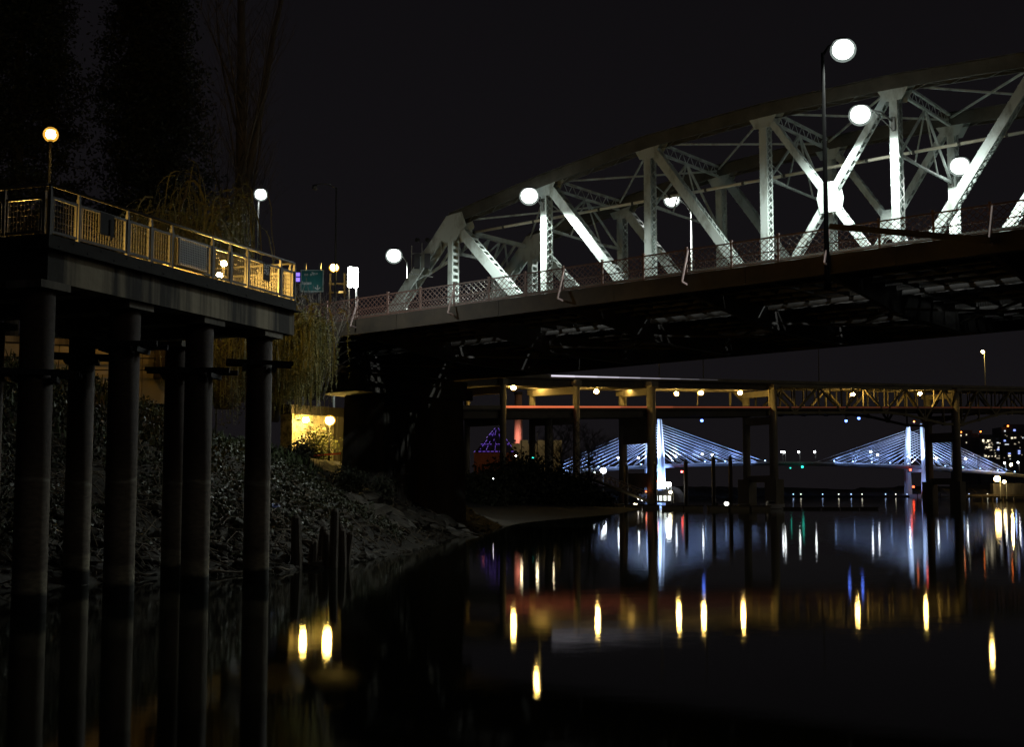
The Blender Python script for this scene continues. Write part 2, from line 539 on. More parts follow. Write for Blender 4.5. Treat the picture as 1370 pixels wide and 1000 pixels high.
# ================================================================== VIEWING PLATFORM
A = px(65, 311, 29.4); PZ = A.z                    # near corner at the deck edge
_r = ray(394, 401); B = _r * ((PZ - CAM_Z) / _r.z) + Vector((0, 0, CAM_Z))
A.z = B.z = 0
EL = (B - A).length
e = (B - A).normalized(); m_in = Vector((-e.y, e.x, 0))        # e along the edge, m_in towards the land
UP = Vector((0, 0, 1))
PW = 7.4
plat = thing('viewing_platform', 'concrete viewing platform with mesh railings standing on tall steel piles in the river', 'platform', (A.x, A.y, 0))
def PP(t, w, z): return A + e * t + m_in * w + UP * z
def pbox(t0, t1, w0, w1, z0, z1, name, material, parent=plat):
    return MB().box(PP((t0 + t1) / 2, (w0 + w1) / 2, (z0 + z1) / 2), (t1 - t0, w1 - w0, z1 - z0), (e, m_in, UP)).build(name, material, parent)
M_DECKC = mat('deck_concrete', (0.22, 0.20, 0.17), 0.85, 0, 0.3, 1.0, 0.1)
M_PSTEEL = mat('platform_edge_steel', (0.032, 0.031, 0.030), 0.8, 0.0, 0.35, 1.2, 0.1, spec=0.2)
pbox(0.1, EL - 0.1, 0.1, PW, PZ - 0.35, PZ - 0.10, 'deck_slab', M_DECKC)
pbox(EL - 0.096, EL + 3, 5.8, PW - 0.004, PZ - 0.354, PZ - 0.104, 'access_ramp', M_DECKC)
# edge channel: web with flanges, bolts
for nm, (t0, t1, w0, w1) in (('a', (-0.06, EL + 0.02, -0.06, 0.06)), ('b', (-0.058, 0.062, 0.064, PW))):
    mb = MB()
    mb.box(PP((t0 + t1) / 2, (w0 + w1) / 2, PZ - 0.20), (t1 - t0, w1 - w0, 0.30), (e, m_in, UP))
    if nm == 'a': mb.box(PP((t0 + t1) / 2, -0.05, PZ - 0.365), (t1 - t0 + 0.25, 0.26, 0.024), (e, m_in, UP))
    else: mb.box(PP(-0.05, (w0 + w1) / 2, PZ - 0.365), (0.256, w1 - w0, 0.0236), (e, m_in, UP))
    ch = mb.build('edge_channel', M_PSTEEL, plat)
    if nm == 'a':
        for k in range(22):
            t = 0.3 + k * (EL - 0.6) / 21
            MB().box(PP(t, -0.065, PZ - (0.13 if k % 2 else 0.27)), (0.036, 0.014, 0.036), (e, m_in, UP)).build('bolt', M_PSTEEL, ch)
pbox(-0.02, EL - 0.03, -0.02, 0.60, PZ - 1.08, PZ - 0.380, 'edge_beam', M_FSC)
pbox(-0.016, 0.60, 0.604, PW, PZ - 1.076, PZ - 0.384, 'edge_beam', M_FSC)
pbox(EL - 0.63, EL - 0.034, 0.604, PW, PZ - 1.072, PZ - 0.388, 'edge_beam', M_FSC)
for k in range(1, 4): pbox(k * EL / 4 - 0.3, k * EL / 4 + 0.3, 0.608, PW, PZ - 1.0, PZ - 0.36, 'cross_beam', M_CONC)
# piles
def pile_material():
    m = bpy.data.materials.new('tidal_steel_pile')
    m.use_nodes = True
    n, l = m.node_tree.nodes, m.node_tree.links
    b = n['Principled BSDF']; b.inputs['Roughness'].default_value = 0.8
    g = n.new('ShaderNodeNewGeometry'); sp = n.new('ShaderNodeSeparateXYZ')
    l.new(g.outputs['Position'], sp.inputs[0])
    nz = n.new('ShaderNodeTexNoise'); nz.inputs['Scale'].default_value = 1.6; nz.inputs['Detail'].default_value = 6
    mp = n.new('ShaderNodeMapping'); mp.inputs['Scale'].default_value = (1, 1, 2.6)
    l.new(g.outputs['Position'], mp.inputs[0]); l.new(mp.outputs[0], nz.inputs['Vector'])
    ad = n.new('ShaderNodeMath'); ad.operation = 'MULTIPLY_ADD'; ad.inputs[1].default_value = 0.34; 
    l.new(nz.outputs['Fac'], ad.inputs[0]); l.new(sp.outputs['Z'], ad.inputs[2])
    mr = n.new('ShaderNodeMapRange'); mr.inputs['From Min'].default_value = 0.0; mr.inputs['From Max'].default_value = 8.0
    l.new(ad.outputs[0], mr.inputs['Value'])
    cr = n.new('ShaderNodeValToRGB'); E = cr.color_ramp.elements
    stops = [(0.0, (0.012, 0.012, 0.010)), (0.070, (0.012, 0.012, 0.010)), (0.085, (0.30, 0.27, 0.19)), (0.125, (0.25, 0.22, 0.155)), (0.14, (0.135, 0.11, 0.082)),
             (0.24, (0.20, 0.168, 0.125)), (0.375, (0.155, 0.128, 0.092)), (0.385, (0.30, 0.28, 0.22)), (0.395, (0.115, 0.09, 0.06)), (0.44, (0.080, 0.058, 0.040)), (0.52, (0.045, 0.028, 0.019)), (1.0, (0.036, 0.020, 0.013))]
    E[0].position, E[0].color = stops[0][0], (*stops[0][1], 1)
    E[1].position, E[1].color = stops[-1][0], (*stops[-1][1], 1)
    for p, c in stops[1:-1]:
        q = E.new(p); q.color = (*c, 1)
    l.new(mr.outputs[0], cr.inputs['Fac'])
    n2 = n.new('ShaderNodeTexNoise'); n2.inputs['Scale'].default_value = 5; n2.inputs['Detail'].default_value = 8
    l.new(mp.outputs[0], n2.inputs['Vector'])
    mx = n.new('ShaderNodeMix'); mx.data_type = 'RGBA'; mx.blend_type = 'MULTIPLY'; mx.inputs['Factor'].default_value = 0.8
    r2 = n.new('ShaderNodeValToRGB'); r2.color_ramp.elements[0].position = 0.3; r2.color_ramp.elements[0].color = (0.45, 0.45, 0.45, 1); r2.color_ramp.elements[1].position = 0.62
    l.new(n2.outputs['Fac'], r2.inputs['Fac']); l.new(cr.outputs['Color'], mx.inputs[6]); l.new(r2.outputs['Color'], mx.inputs[7])
    l.new(mx.outputs[2], b.inputs['Base Color'])
    bp = n.new('ShaderNodeBump'); bp.inputs['Strength'].default_value = 0.25; bp.inputs['Distance'].default_value = 0.03
    l.new(n2.outputs['Fac'], bp.inputs['Height']); l.new(bp.outputs['Normal'], b.inputs['Normal'])
    return m
M_PILE = pile_material()
PILE_PIX = [(38, 821), (158, 805), (260, 793), (342, 783), (101, 783), (231, 772), (-24, 790)]
for k, (x, y) in enumerate(PILE_PIX):
    p = pz(x, y)
    if k == 5: p = pz(x, 775)
    top = PZ - 1.26
    pl = MB().tube([(p.x, p.y, -2.5), (p.x, p.y, 1.0), (p.x, p.y, 3.0), (p.x, p.y, top)], 0.37, 28).build('pile', M_PILE, plat, True)
    mb = MB().box((p.x, p.y, PZ - 1.17), (1.0, 0.95, 0.17), (e, m_in, UP))
    mb.build('pile_cap', M_CONC, pl)
    # pairs of walers clamped to the pile
    zc = px(x, (500, 462, 497, 487, 478, 497, 500)[k], p.y).z
    ang = (0.25, -0.05, -0.06, 0.22, 0.25, 0.2, 0.2)[k]
    dv = Vector((math.cos(ang), math.sin(ang), -0.02))
    sd = UP.cross(dv).normalized()
    for sgn in (-1, 1):
        MB().bar(Vector((p.x, p.y, zc)) + sd * 0.43 * sgn - dv * 0.95, Vector((p.x, p.y, zc)) + sd * 0.43 * sgn + dv * 0.95, 0.13, 0.08).build('clamp_beam', M_DARK, pl)
        MB().box(Vector((p.x, p.y, zc - 0.13)) + dv * 0.42 * sgn, (0.12, 1.02, 0.12), (dv, sd, UP)).build('clamp_block', M_DARK, pl)
# railing
def edge_t(x):
    # position along the long edge of the photograph's post at column x
    for it in range(1):
        r = ray(x, 250 + (x - 65) * 0.40)
        # intersect with the vertical plane of the edge
        nrm = Vector((m_in.x, m_in.y, 0))
        k = (A.dot(nrm)) / (r.x * nrm.x + r.y * nrm.y)
        P = r * k
    return (Vector((P.x, P.y, 0)) - A).dot(e)
POSTS = [0.03] + [edge_t(x) for x in (106, 171, 202, 230, 284, 308, 331, 375)] + [EL - 0.03]
RZ0, RZ1, HZ = PZ + 0.03, PZ + 0.80, PZ + 1.08
M_RSTEEL = mat('railing_steel', (0.048, 0.046, 0.043), 0.6, 0.0, 0.25, 3.0)
M_WIRE = mat('railing_wire', (0.055, 0.050, 0.044), 0.6, 0.0, 0.2, 3.0)
def rail_run(P, dirv, inn, stops, mesh=True):
    L = stops[-1]
    mb = MB().tube([P - dirv * 0.02 + UP * HZ, P + dirv * (L + 0.02) + UP * HZ], 0.036, 10)
    mb.build('handrail', M_RSTEEL, plat, True)
    for s in stops:
        q = P + dirv * s
        MB().box(q + UP * ((PZ - 0.34 + HZ - 0.13) / 2) - inn * 0.085 * 0 , (0.075, 0.075, HZ - 0.13 - PZ + 0.34), (dirv, inn, UP)).box(q + UP * (HZ - 0.08), (0.06, 0.05, 0.099), (dirv, inn, UP)).box(q + UP * (PZ - 0.055) + inn * 0.14, (0.16, 0.2, 0.03), (dirv, inn, UP)).build('railing_post', M_RSTEEL, plat)
    for a, b in zip(stops[:-1], stops[1:]):
        a2, b2 = a + 0.055, b - 0.055
        fr = MB()
        for z in (RZ0, RZ1): fr.box(P + dirv * ((a2 + b2) / 2) + UP * z, (b2 - a2, 0.05, 0.06), (dirv, inn, UP))
        for s in (a2 + 0.03, b2 - 0.03): fr.box(P + dirv * s + UP * ((RZ0 + RZ1) / 2), (0.045, 0.046, RZ1 - RZ0 - 0.06), (dirv, inn, UP))
        f = fr.build('railing_panel', M_RSTEEL, plat)
        wm = MB()
        nv = max(3, int((b2 - a2) / 0.095))
        for k in range(1, nv):
            q = P + dirv * (a2 + (b2 - a2) * k / nv)
            wm.box(q + UP * ((RZ0 + RZ1) / 2), (0.011, 0.011, RZ1 - RZ0 - 0.05), (dirv, inn, UP))
        for k in range(1, 6):
            wm.box(P + dirv * ((a2 + b2) / 2) + UP * (RZ0 + (RZ1 - RZ0) * k / 6) + inn * 0.012, (b2 - a2 - 0.05, 0.009, 0.009), (dirv, inn, UP))
        wm.build('wire_mesh', M_WIRE, f)
rail_run(A.copy(), e, m_in, POSTS)
rail_run(A + m_in * 0.08, m_in, -e, [0.72, 1.55, 2.6, 3.65, 4.7, 5.75, 6.9] and [0.05, 1.15, 2.25, 3.35, 4.45, 5.55, 6.9])
rail_run(B - e * 0.03 + m_in * 0.08, m_in, -e, [0.06, 1.1, 2.1, 3.1, 4.1])
# white mesh gate panel hooked on the railing
def gate_panel():
    t0, t1 = edge_t(236) , edge_t(275)
    w = -0.075
    g = thing('mesh_gate_panel', 'white-framed square mesh panel hooked onto the platform railing', 'gate panel', tuple(PP(t0, w, PZ)))
    fr = MB()
    z0, z1 = PZ + 0.08, PZ + 0.76
    for t in (t0, t1): fr.tube([PP(t, w, z0), PP(t, w, z1)], 0.03, 8)
    for z in (z0, z1): fr.tube([PP(t0, w, z), PP(t1, w, z)], 0.016, 8)
    fr.build('frame', M_WHITE, g)
    wm = MB(); n = 17
    for k in range(1, n): wm.box(PP(t0 + (t1 - t0) * k / n, w, (z0 + z1) / 2), (0.018, 0.012, z1 - z0), (e, m_in, UP))
    for k in range(1, 11): wm.box(PP((t0 + t1) / 2, w + 0.004, z0 + (z1 - z0) * k / 11), (t1 - t0, 0.012, 0.018), (e, m_in, UP))
    wm.build('wire_mesh', M_WHITE, g)
    mb = MB().box(PP((t0 + t1) / 2, w + 0.03, (z0 + z1) / 2), (t1 - t0 - 0.06, 0.008, z1 - z0 - 0.06), (e, m_in, UP))
    mb.build('backing_sheet', mat('grey_backing_sheet', (0.20, 0.20, 0.195), 0.6, 0, 0.15, 3.0), g)
gate_panel()
def notice(x0, x1, zb, zt, label, prints):
    t0, t1 = edge_t(x0), edge_t(x1)
    g = thing('notice_board', label, 'notice board', tuple(PP(t0, -0.06, zb)))
    MB().box(PP((t0 + t1) / 2, -0.065, (zb + zt) / 2), (t1 - t0, 0.02, zt - zb), (e, m_in, UP)).build('board', M_DARK, g)
    if prints:
        pr = MB(); r = random.Random(3)
        for row in range(7):
            t = t0 + 0.05
            z = zt - 0.06 - row * 0.045
            while t < t1 - 0.07:
                l = r.uniform(0.02, 0.08)
                pr.box(PP(t + l / 2, -0.078, z + r.uniform(-.008, .008)), (l, 0.004, r.uniform(0.012, 0.03)), (e, m_in, UP)); t += l + r.uniform(0.015, 0.05)
        pr.build('print', M_SIGNW, g)
    else:
        MB().box(PP(t0 + (t1 - t0) * 0.72, -0.082, (zb + zt) / 2 - 0.12), (0.05, 0.02, 0.5), (e, m_in, UP)).build('latch_bar', M_PSTEEL, g)
notice(131, 150, PZ + 0.28, PZ + 0.80, 'plain dark board fixed to the platform railing near its corner', False)
notice(349, 358, PZ + 0.30, PZ + 0.82, 'narrow notice board with pale print on the platform railing beside a lamp', True)
# things on the platform
def globe_lamp(t, w, z, label, r, mtl):
    base = PP(t, w, PZ - 0.10)
    g = thing('deck_lamp', label, 'lamp', tuple(base))
    MB().tube([base, base + UP * (z - PZ + 0.10 - r * 0.9)], 0.045, 8).tube([base, base + UP * 0.03], 0.11, 10).build('post', M_DARK, g)
    MB().ball(base + UP * (z - PZ + 0.10), r, 1.0, 10, 6).build('globe', mtl, g, True)
    MB().tube([base + UP * (z - PZ + 0.10 + r * 0.75), base + UP * (z - PZ + 0.10 + r * 1.15)], [r * 0.9, r * 0.3], 10).build('cap', M_DARK, g)
globe_lamp(edge_t(325), 0.75, PZ + 0.32, 'low warm globe lamp standing on the platform deck below the railing', 0.085, LAMP_D)
globe_lamp(edge_t(344), 1.1, PZ + 0.80, 'taller warm globe lamp beside the printed notice board on the platform', 0.085, LAMP_D)
globe_lamp(edge_t(352), 0.55, PZ + 0.22, 'lowest warm globe lamp under the printed notice board', 0.07, LAMP_D)
globe_lamp(0.5, 2.25, PZ + 0.30, 'warm globe lamp behind the inner railing at the platform corner', 0.12, LAMP_D)
globe_lamp(3.6, 3.7, PZ + 0.22, 'warm globe lamp on the deck in the middle of the platform', 0.10, LAMP_D)
def slat_screen(t0, t1, w, label):
    g = thing('slat_screen', label, 'screen', tuple(PP(t0, w, PZ - 0.10)))
    mw = mat('screen_timber', (0.34, 0.27, 0.16), 0.7, 0, 0.3, 2.0, 0.1, (8, 8, 1))
    n = int((t1 - t0) / 0.16)
    for k in range(n): MB().box(PP(t0 + (k + 0.5) * (t1 - t0) / n, w, PZ + 0.42), ((t1 - t0) / n - 0.035, 0.03, 0.95), (e, m_in, UP)).build('slat', mw, g)
    for z in (0.08, 0.76): MB().box(PP((t0 + t1) / 2, w + 0.04, PZ + z), (t1 - t0, 0.045, 0.09), (e, m_in, UP)).build('rail', mw, g)
slat_screen(edge_t(338), EL - 0.35, 3.0, 'timber slat screen glowing yellow at the far end of the platform')
slat_screen(0.5, 6.3, 4.7, 'long timber slat screen added to catch lamp light along the back of the platform')  # screen added so lamp light shows as gold slits
def bench(t0, t1, w, label):
    g = thing('bench', label, 'bench', tuple(PP((t0 + t1) / 2, w, PZ - 0.10)))
    L = t1 - t0
    mw = mat('bench_timber', (0.30, 0.22, 0.12), 0.7, 0, 0.3, 2.0, 0.1, (1, 1, 8))
    for k in range(3): MB().box(PP((t0 + t1) / 2, w - 0.16 + 0.16 * k, PZ + 0.33), (L, 0.13, 0.045), (e, m_in, UP)).build('seat_slat', mw, g)
    for k in range(3): MB().box(PP((t0 + t1) / 2, w + 0.26, PZ + 0.46 + 0.13 * k), (L, 0.04, 0.10), (e, m_in, UP)).build('back_slat', mw, g)
    for t in (t0 + 0.2, t1 - 0.2):
        MB().box(PP(t, w, PZ + 0.10), (0.06, 0.42, 0.40), (e, m_in, UP)).box(PP(t, w + 0.225, PZ + 0.45), (0.06, 0.03, 0.70), (e, m_in, UP)).build('leg', M_DARK, g)
bench(edge_t(286), edge_t(322), 2.5, 'slatted timber bench facing the river on the viewing platform')
bench(edge_t(120), edge_t(180), 4.2, 'slatted timber bench on the platform behind the plain dark board')

# ================================================================== STEEL TRUSS BRIDGE
BA = R(36.89)
bn = Vector((math.sin(BA), math.cos(BA), 0))       # across the bridge, away from the camera
bd = Vector((-math.cos(BA), math.sin(BA), 0))      # along the bridge, towards the bank
DN, DF, S0, PL = 64.72, 73.19, 53.18, 7.2
DRN, DRF = 56.0, 81.9                              # railing planes
def BP(s, D, z): return bn * D + bd * s + UP * z
def zd(s): return 13.32 - 0.022 * (s - 19.0)
br = thing('truss_bridge', 'steel through-truss road bridge with pale green painted members and lattice sidewalk railings', 'bridge', tuple(BP(30, 69, 0)))
def bbox(s0, s1, D0, D1, z0, z1, name, material, parent=br):
    # box following the deck grade (z relative to deck)
    ps = []
    for s in (s0, s1):
        for D in (D0, D1):
            for z in (z0, z1): ps.append(BP(s, D, zd(s) + z))
    return MB().add(ps, [(0, 1, 3, 2), (4, 6, 7, 5), (0, 4, 5, 1), (2, 3, 7, 6), (0, 2, 6, 4), (1, 5, 7, 3)]).build(name, material, parent)
SN = [S0 - PL * i for i in range(8)]
ZT = [19.78, 21.28, 22.45, 23.02, 23.25, 23.08, 22.45, 20.8]
ZB = lambda s: zd(s) - 0.55
def member(name, p0, p1, w, t, pitch=0.42, style='x', material=None, trim=0.0):
    p0, p1 = Vector(p0), Vector(p1)
    a = (p1 - p0).normalized()
    p0, p1 = p0 + a * trim, p1 - a * trim
    L = (p1 - p0).length
    b = bn.cross(a).normalized()
    mb = MB()
    for sg in (-1, 1):
        mb.box((p0 + p1) / 2 + bn * sg * (t / 2), (L, w, 0.025), (a, b, bn))
        for q in (-1, 1):       # edge angles
            mb.box((p0 + p1) / 2 + bn * sg * (t / 2 - 0.055) + b * q * (w / 2 - 0.012), (L, 0.02, 0.085), (a, b, bn))
    o = mb.build(name, material or M_PAINT, br)
    lc = MB()
    n = max(2, int(L / pitch))
    h = t / 2 - 0.03
    for q in (-1, 1):
        off = b * q * (w / 2 + 0.010)
        for k in range(n):
            u0, u1 = L * k / n, L * (k + 1) / n
            if style == 'batten':
                lc.box(p0 + a * (u0 + u1) / 2 + off, ((u1 - u0) * 0.42, 0.014, t - 0.02), (a, b, bn))
                continue
            s1 = 1 if k % 2 == 0 else -1
            lc.bar(p0 + a * u0 + off - bn * h * s1, p0 + a * u1 + off + bn * h * s1, 0.06, 0.014, b.cross(a))
            if style == 'x':
                lc.bar(p0 + a * u0 + off * 1.0 + bn * h * s1 + b * q * 0.016, p0 + a * u1 + off + b * q * 0.016 - bn * h * s1, 0.06, 0.014, b.cross(a))
        if style != 'batten':
            for u in (0.3, L - 0.3): lc.box(p0 + a * u + off - b * q * 0.004, (0.55, 0.013, t - 0.03), (a, b, bn))
    lc.build('lacing', material or M_PAINT, o)
    return o
def gusset(c, pts, D, side):
    # plate with rivets; pts in (s, z) relative to c
    mb = MB()
    poly = [BP(c[0] + u, D, c[1] + v) for u, v in pts]
    mb.prism(poly, bn * 0.022 * side)
    g = mb.build('gusset_plate', M_PAINT, br)
    rv = MB(); cu = sum(p[0] for p in pts) / len(pts); cv = sum(p[1] for p in pts) / len(pts)
    for (u0, v0), (u1, v1) in zip(pts, pts[1:] + pts[:1]):
        L = math.hypot(u1 - u0, v1 - v0); n = max(2, int(L / 0.16))
        for k in range(n):
            u, v = u0 + (u1 - u0) * k / n, v0 + (v1 - v0) * k / n
            u, v = u + (cu - u) * 0.12, v + (cv - v) * 0.12
            rv.box(BP(c[0] + u, D + (0.022 + 0.008) * side, c[1] + v), (0.045, 0.018, 0.045), (bd, bn, UP))
    rv.build('rivets', M_PAINT, g)
for D in (DN, DF):
    tops = [BP(s, D, z) for s, z in zip(SN, ZT)]
    bots = [BP(s, D, ZB(s)) for s in SN]
    e0, e1 = BP(S0 + PL, D, ZB(S0 + PL)), BP(SN[-1] - PL, D, ZB(SN[-1] - PL))
    member('end_post', e0, tops[0], 0.72, 0.78, 0.75, 'z')
    member('end_post', tops[-1], e1, 0.72, 0.78, 0.75, 'z')
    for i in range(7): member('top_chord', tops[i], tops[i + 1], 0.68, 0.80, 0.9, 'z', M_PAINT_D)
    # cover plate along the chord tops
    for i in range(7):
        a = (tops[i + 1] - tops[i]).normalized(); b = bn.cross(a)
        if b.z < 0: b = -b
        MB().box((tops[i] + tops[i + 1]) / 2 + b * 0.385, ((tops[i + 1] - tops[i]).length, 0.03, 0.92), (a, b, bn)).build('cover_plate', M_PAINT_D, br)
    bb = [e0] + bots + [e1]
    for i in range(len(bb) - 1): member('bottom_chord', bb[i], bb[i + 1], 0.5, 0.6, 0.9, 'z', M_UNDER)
    for i in range(8):
        member('hanger' if i in (0, 7) else 'vertical_post', bots[i], tops[i] - UP * (0.3), 0.36 if i in (0, 7) else 0.42, 0.66, 0.40, 'batten' if i in (0, 7) else 'x')
    for i in (0, 1, 2): member('diagonal', tops[i], bots[i + 1], 0.60 - 0.06 * i, 0.60, 0.55 if i < 2 else 0.42, 'batten' if i < 2 else 'x', None, 0.25)
    for i in (7, 6, 5): member('diagonal', tops[i], bots[i - 1], 0.60 - 0.06 * (7 - i), 0.60, 0.42, 'x', None, 0.25)
    member('counter_diagonal', tops[3], bots[4], 0.34, 0.50, 0.5, 'batten', None, 0.25)
    member('counter_diagonal', tops[4], bots[3], 0.34, 0.46, 0.5, 'batten', None, 0.25)
    for sg in (-1, 1):
        Dg = D + sg * (0.39 + 0.012)
        for i in range(1, 7):
            gusset((SN[i], ZT[i]), [(-1.0, 0.0), (-0.45, -0.95), (0.45, -0.95), (1.0, 0.0), (0.9, 0.15), (-0.9, 0.15)], D + sg * 0.345, sg)
        gusset((SN[0], ZT[0]), [(-1.0, 0.38), (-1.35, -0.5), (-0.5, -1.35), (0.35, -1.45), (1.05, -1.05), (0.25, 0.25)], Dg, sg)
        gusset((SN[7], ZT[7]), [(1.0, 0.38), (1.35, -0.5), (0.5, -1.35), (-0.35, -1.45), (-1.05, -1.05), (-0.25, 0.25)], Dg, sg)
        cs, cz = (SN[3] + SN[4]) / 2, (ZT[3] + ZT[4] + ZB(SN[3]) + ZB(SN[4])) / 4
        gusset((cs, cz), [(-0.45, -0.8), (0.45, -0.8), (0.62, 0), (0.45, 0.8), (-0.45, 0.8), (-0.62, 0)], D + sg * 0.275, sg)
# ---- cross struts, sway frames and laterals between the trusses
def lattice_strut(s, z0, z1, D0, D1, name, n=16, material=M_PAINT):
    mb = MB()
    for z in (z0, z1):
        mb.bar(BP(s, D0, z), BP(s, D1, z), 0.12, 0.16)
    st = mb.build(name, material, br)
    lc = MB()
    for k in range(n):
        a, b = D0 + (D1 - D0) * k / n, D0 + (D1 - D0) * (k + 1) / n
        up = k % 2 == 0
        lc.bar(BP(s + 0.03, a, z0 if up else z1), BP(s + 0.03, b, z1 if up else z0), 0.055, 0.014, bd.cross(UP))
    lc.build('lacing', material, st)
for i in range(8):
    s, z = SN[i], ZT[i]
    if 0 < i < 7:
        lattice_strut(s, z - 0.35, z + 0.25, DN + 0.4, DF - 0.4, 'top_strut')
        dm = (DN + DF) / 2
        zl = max(z - 3.6, zd(s) + 5.6)
        for q, DD in ((1, DN + 0.36), (-1, DF - 0.36)):       # sway frame: K bracing under the strut
            MB().bar(BP(s, DD, zl), BP(s, dm, z - 0.35), 0.11, 0.11).build('sway_brace', M_PAINT, br)
            MB().bar(BP(s, DD, zl + 0.1), BP(s, DD + q * 1.9, zl - 0.85 + 0.9), 0.09, 0.09).build('sway_brace', M_PAINT, br)
        MB().bar(BP(s, DN + 0.36, zl), BP(s, DF - 0.36, zl), 0.10, 0.12).build('sway_strut', M_PAINT, br)
        MB().bar(BP(s, dm, z - 0.35), BP(s, dm - 1.7, zl), 0.07, 0.07).bar(BP(s, dm, z - 0.35), BP(s, dm + 1.7, zl), 0.07, 0.07).build('sway_brace', M_PAINT, br)
    if i < 7:
        s2, z2 = SN[i + 1], ZT[i + 1]
        for o, (Da, Db) in ((0.0, (DN + 0.3, DF - 0.3)), (0.09, (DF - 0.3, DN + 0.3))):
            MB().bar(BP(s, Da, z + 0.0 + o), BP(s2, Db, z2 + 0.0 + o), 0.10, 0.08).build('lateral_brace', M_PAINT, br)
# ---- portal frames on the end posts
def portal(s_top, z_top, s_bot, z_bot):
    ax = Vector((s_bot - s_top, 0, z_bot - z_top)).normalized()
    def Q(D, u): return BP(s_top + ax.x * u, D, z_top + ax.z * u)
    g = MB()
    g.bar(Q(DN + 0.4, 0.55), Q(DF - 0.4, 0.55), 0.26, 0.30)
    fr = g.build('portal_beam', M_PAINT, br)
    D1, D2, D3, D4 = DN + 0.4, DN + 2.5, DF - 2.5, DF - 0.4
    lo = MB()
    lo.bar(Q(D2, 2.2), Q(D3, 2.2), 0.20, 0.22)
    lo.bar(Q(D1, 4.6), Q(D2, 2.2), 0.20, 0.22)
    lo.bar(Q(D4, 4.6), Q(D3, 2.2), 0.20, 0.22)
    lo.build('portal_arch', M_PAINT, fr)
    for a, b in ((D1 + 0.5, D2), (D3, D4 - 0.5)):
        MB().bar(Q(a, 0.7), Q(b, 2.2), 0.11, 0.12).build('portal_brace', M_PAINT, fr)
    for k in range(3):
        a = D2 + (D3 - D2) * k / 3; b = D2 + (D3 - D2) * (k + 1) / 3
        MB().bar(Q(a, 2.1), Q((a + b) / 2, 0.7), 0.10, 0.11).bar(Q((a + b) / 2, 0.7), Q(b, 2.1), 0.10, 0.112).build('portal_brace', M_PAINT, fr)
    for D in (D1 + 1.0, D2, (D2 + D3) / 2, D3, D4 - 1.0):
        MB().bar(Q(D, 0.6), Q(D, 2.25 if D2 <= D <= D3 else 3.35), 0.14, 0.10).build('portal_stud', M_PAINT, fr)
portal(SN[0], ZT[0], S0 + PL, ZB(S0 + PL))
portal(SN[7], ZT[7], SN[7] - PL, ZB(SN[7] - PL))
# ---- vehicle light trail, built as an added pipe carried inside the near truss
def trail_pipe():
    k = 0
    M_TRAIL = mat('cream_light_trail', (0.78, 0.76, 0.62), 0.4, 0, 0.1, 2.0)
    for i in range(7):
        p0 = BP(SN[i] - 0.04, 66.6, 19.30 + (S0 - SN[i]) * 0.027); p1 = BP(SN[i + 1] + 0.04, 66.6, 19.30 + (S0 - SN[i + 1]) * 0.027)
        o = MB().tube([p0, p1], 0.085, 10).build('light_trail_pipe', M_TRAIL, br, True)
        for t in (0.0, 0.33, 0.66):
            c = p0 + (p1 - p0) * (t + 0.02); d_ = (p1 - p0).normalized()
            MB().tube([c - d_ * 0.07, c + d_ * 0.07], 0.12, 10).build('trail_collar', M_PAINT_D, o)
        MB().bar(p0 + UP * 0.05, BP(SN[i], DN + 0.3, p0.z + 0.5), 0.05, 0.05).build('trail_bracket', M_PAINT, o)
trail_pipe()
# ---- floor system
SA, SB = -22.0, 118.0                              # extent of the deck
M_SIDE = mat('sidewalk_concrete', (0.20, 0.19, 0.17), 0.9, 0, 0.3, 0.8, 0.1)
M_ROAD = mat('approach_roadway', (0.06, 0.06, 0.06), 0.9, 0, 0.2, 1.0, 0.1)
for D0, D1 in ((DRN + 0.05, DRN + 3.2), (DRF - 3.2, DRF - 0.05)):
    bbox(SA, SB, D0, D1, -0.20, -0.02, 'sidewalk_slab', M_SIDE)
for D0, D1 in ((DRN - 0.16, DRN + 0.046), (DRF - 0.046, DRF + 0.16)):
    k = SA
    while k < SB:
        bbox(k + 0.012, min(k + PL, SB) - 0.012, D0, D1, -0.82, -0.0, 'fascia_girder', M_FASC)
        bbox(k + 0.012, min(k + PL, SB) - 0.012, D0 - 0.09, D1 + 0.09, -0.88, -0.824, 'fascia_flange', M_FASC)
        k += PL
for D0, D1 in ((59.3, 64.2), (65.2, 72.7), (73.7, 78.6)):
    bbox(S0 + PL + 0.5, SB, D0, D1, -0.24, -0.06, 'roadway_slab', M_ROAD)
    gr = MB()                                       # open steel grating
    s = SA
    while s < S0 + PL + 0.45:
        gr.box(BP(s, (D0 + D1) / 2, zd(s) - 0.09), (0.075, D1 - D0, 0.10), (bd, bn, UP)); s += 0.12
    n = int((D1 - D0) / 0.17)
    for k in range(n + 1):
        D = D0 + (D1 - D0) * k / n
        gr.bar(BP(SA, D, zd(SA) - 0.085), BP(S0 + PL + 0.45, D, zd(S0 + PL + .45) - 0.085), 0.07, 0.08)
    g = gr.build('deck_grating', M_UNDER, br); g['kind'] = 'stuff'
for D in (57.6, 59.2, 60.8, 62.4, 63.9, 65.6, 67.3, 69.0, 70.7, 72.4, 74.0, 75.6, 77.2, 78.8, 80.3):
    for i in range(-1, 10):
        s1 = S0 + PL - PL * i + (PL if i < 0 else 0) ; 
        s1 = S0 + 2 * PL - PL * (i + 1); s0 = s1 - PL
        bbox(s0 + 0.14, s1 - 0.14, D - 0.07, D + 0.07, -0.62, -0.24, 'stringer', M_UNDER)
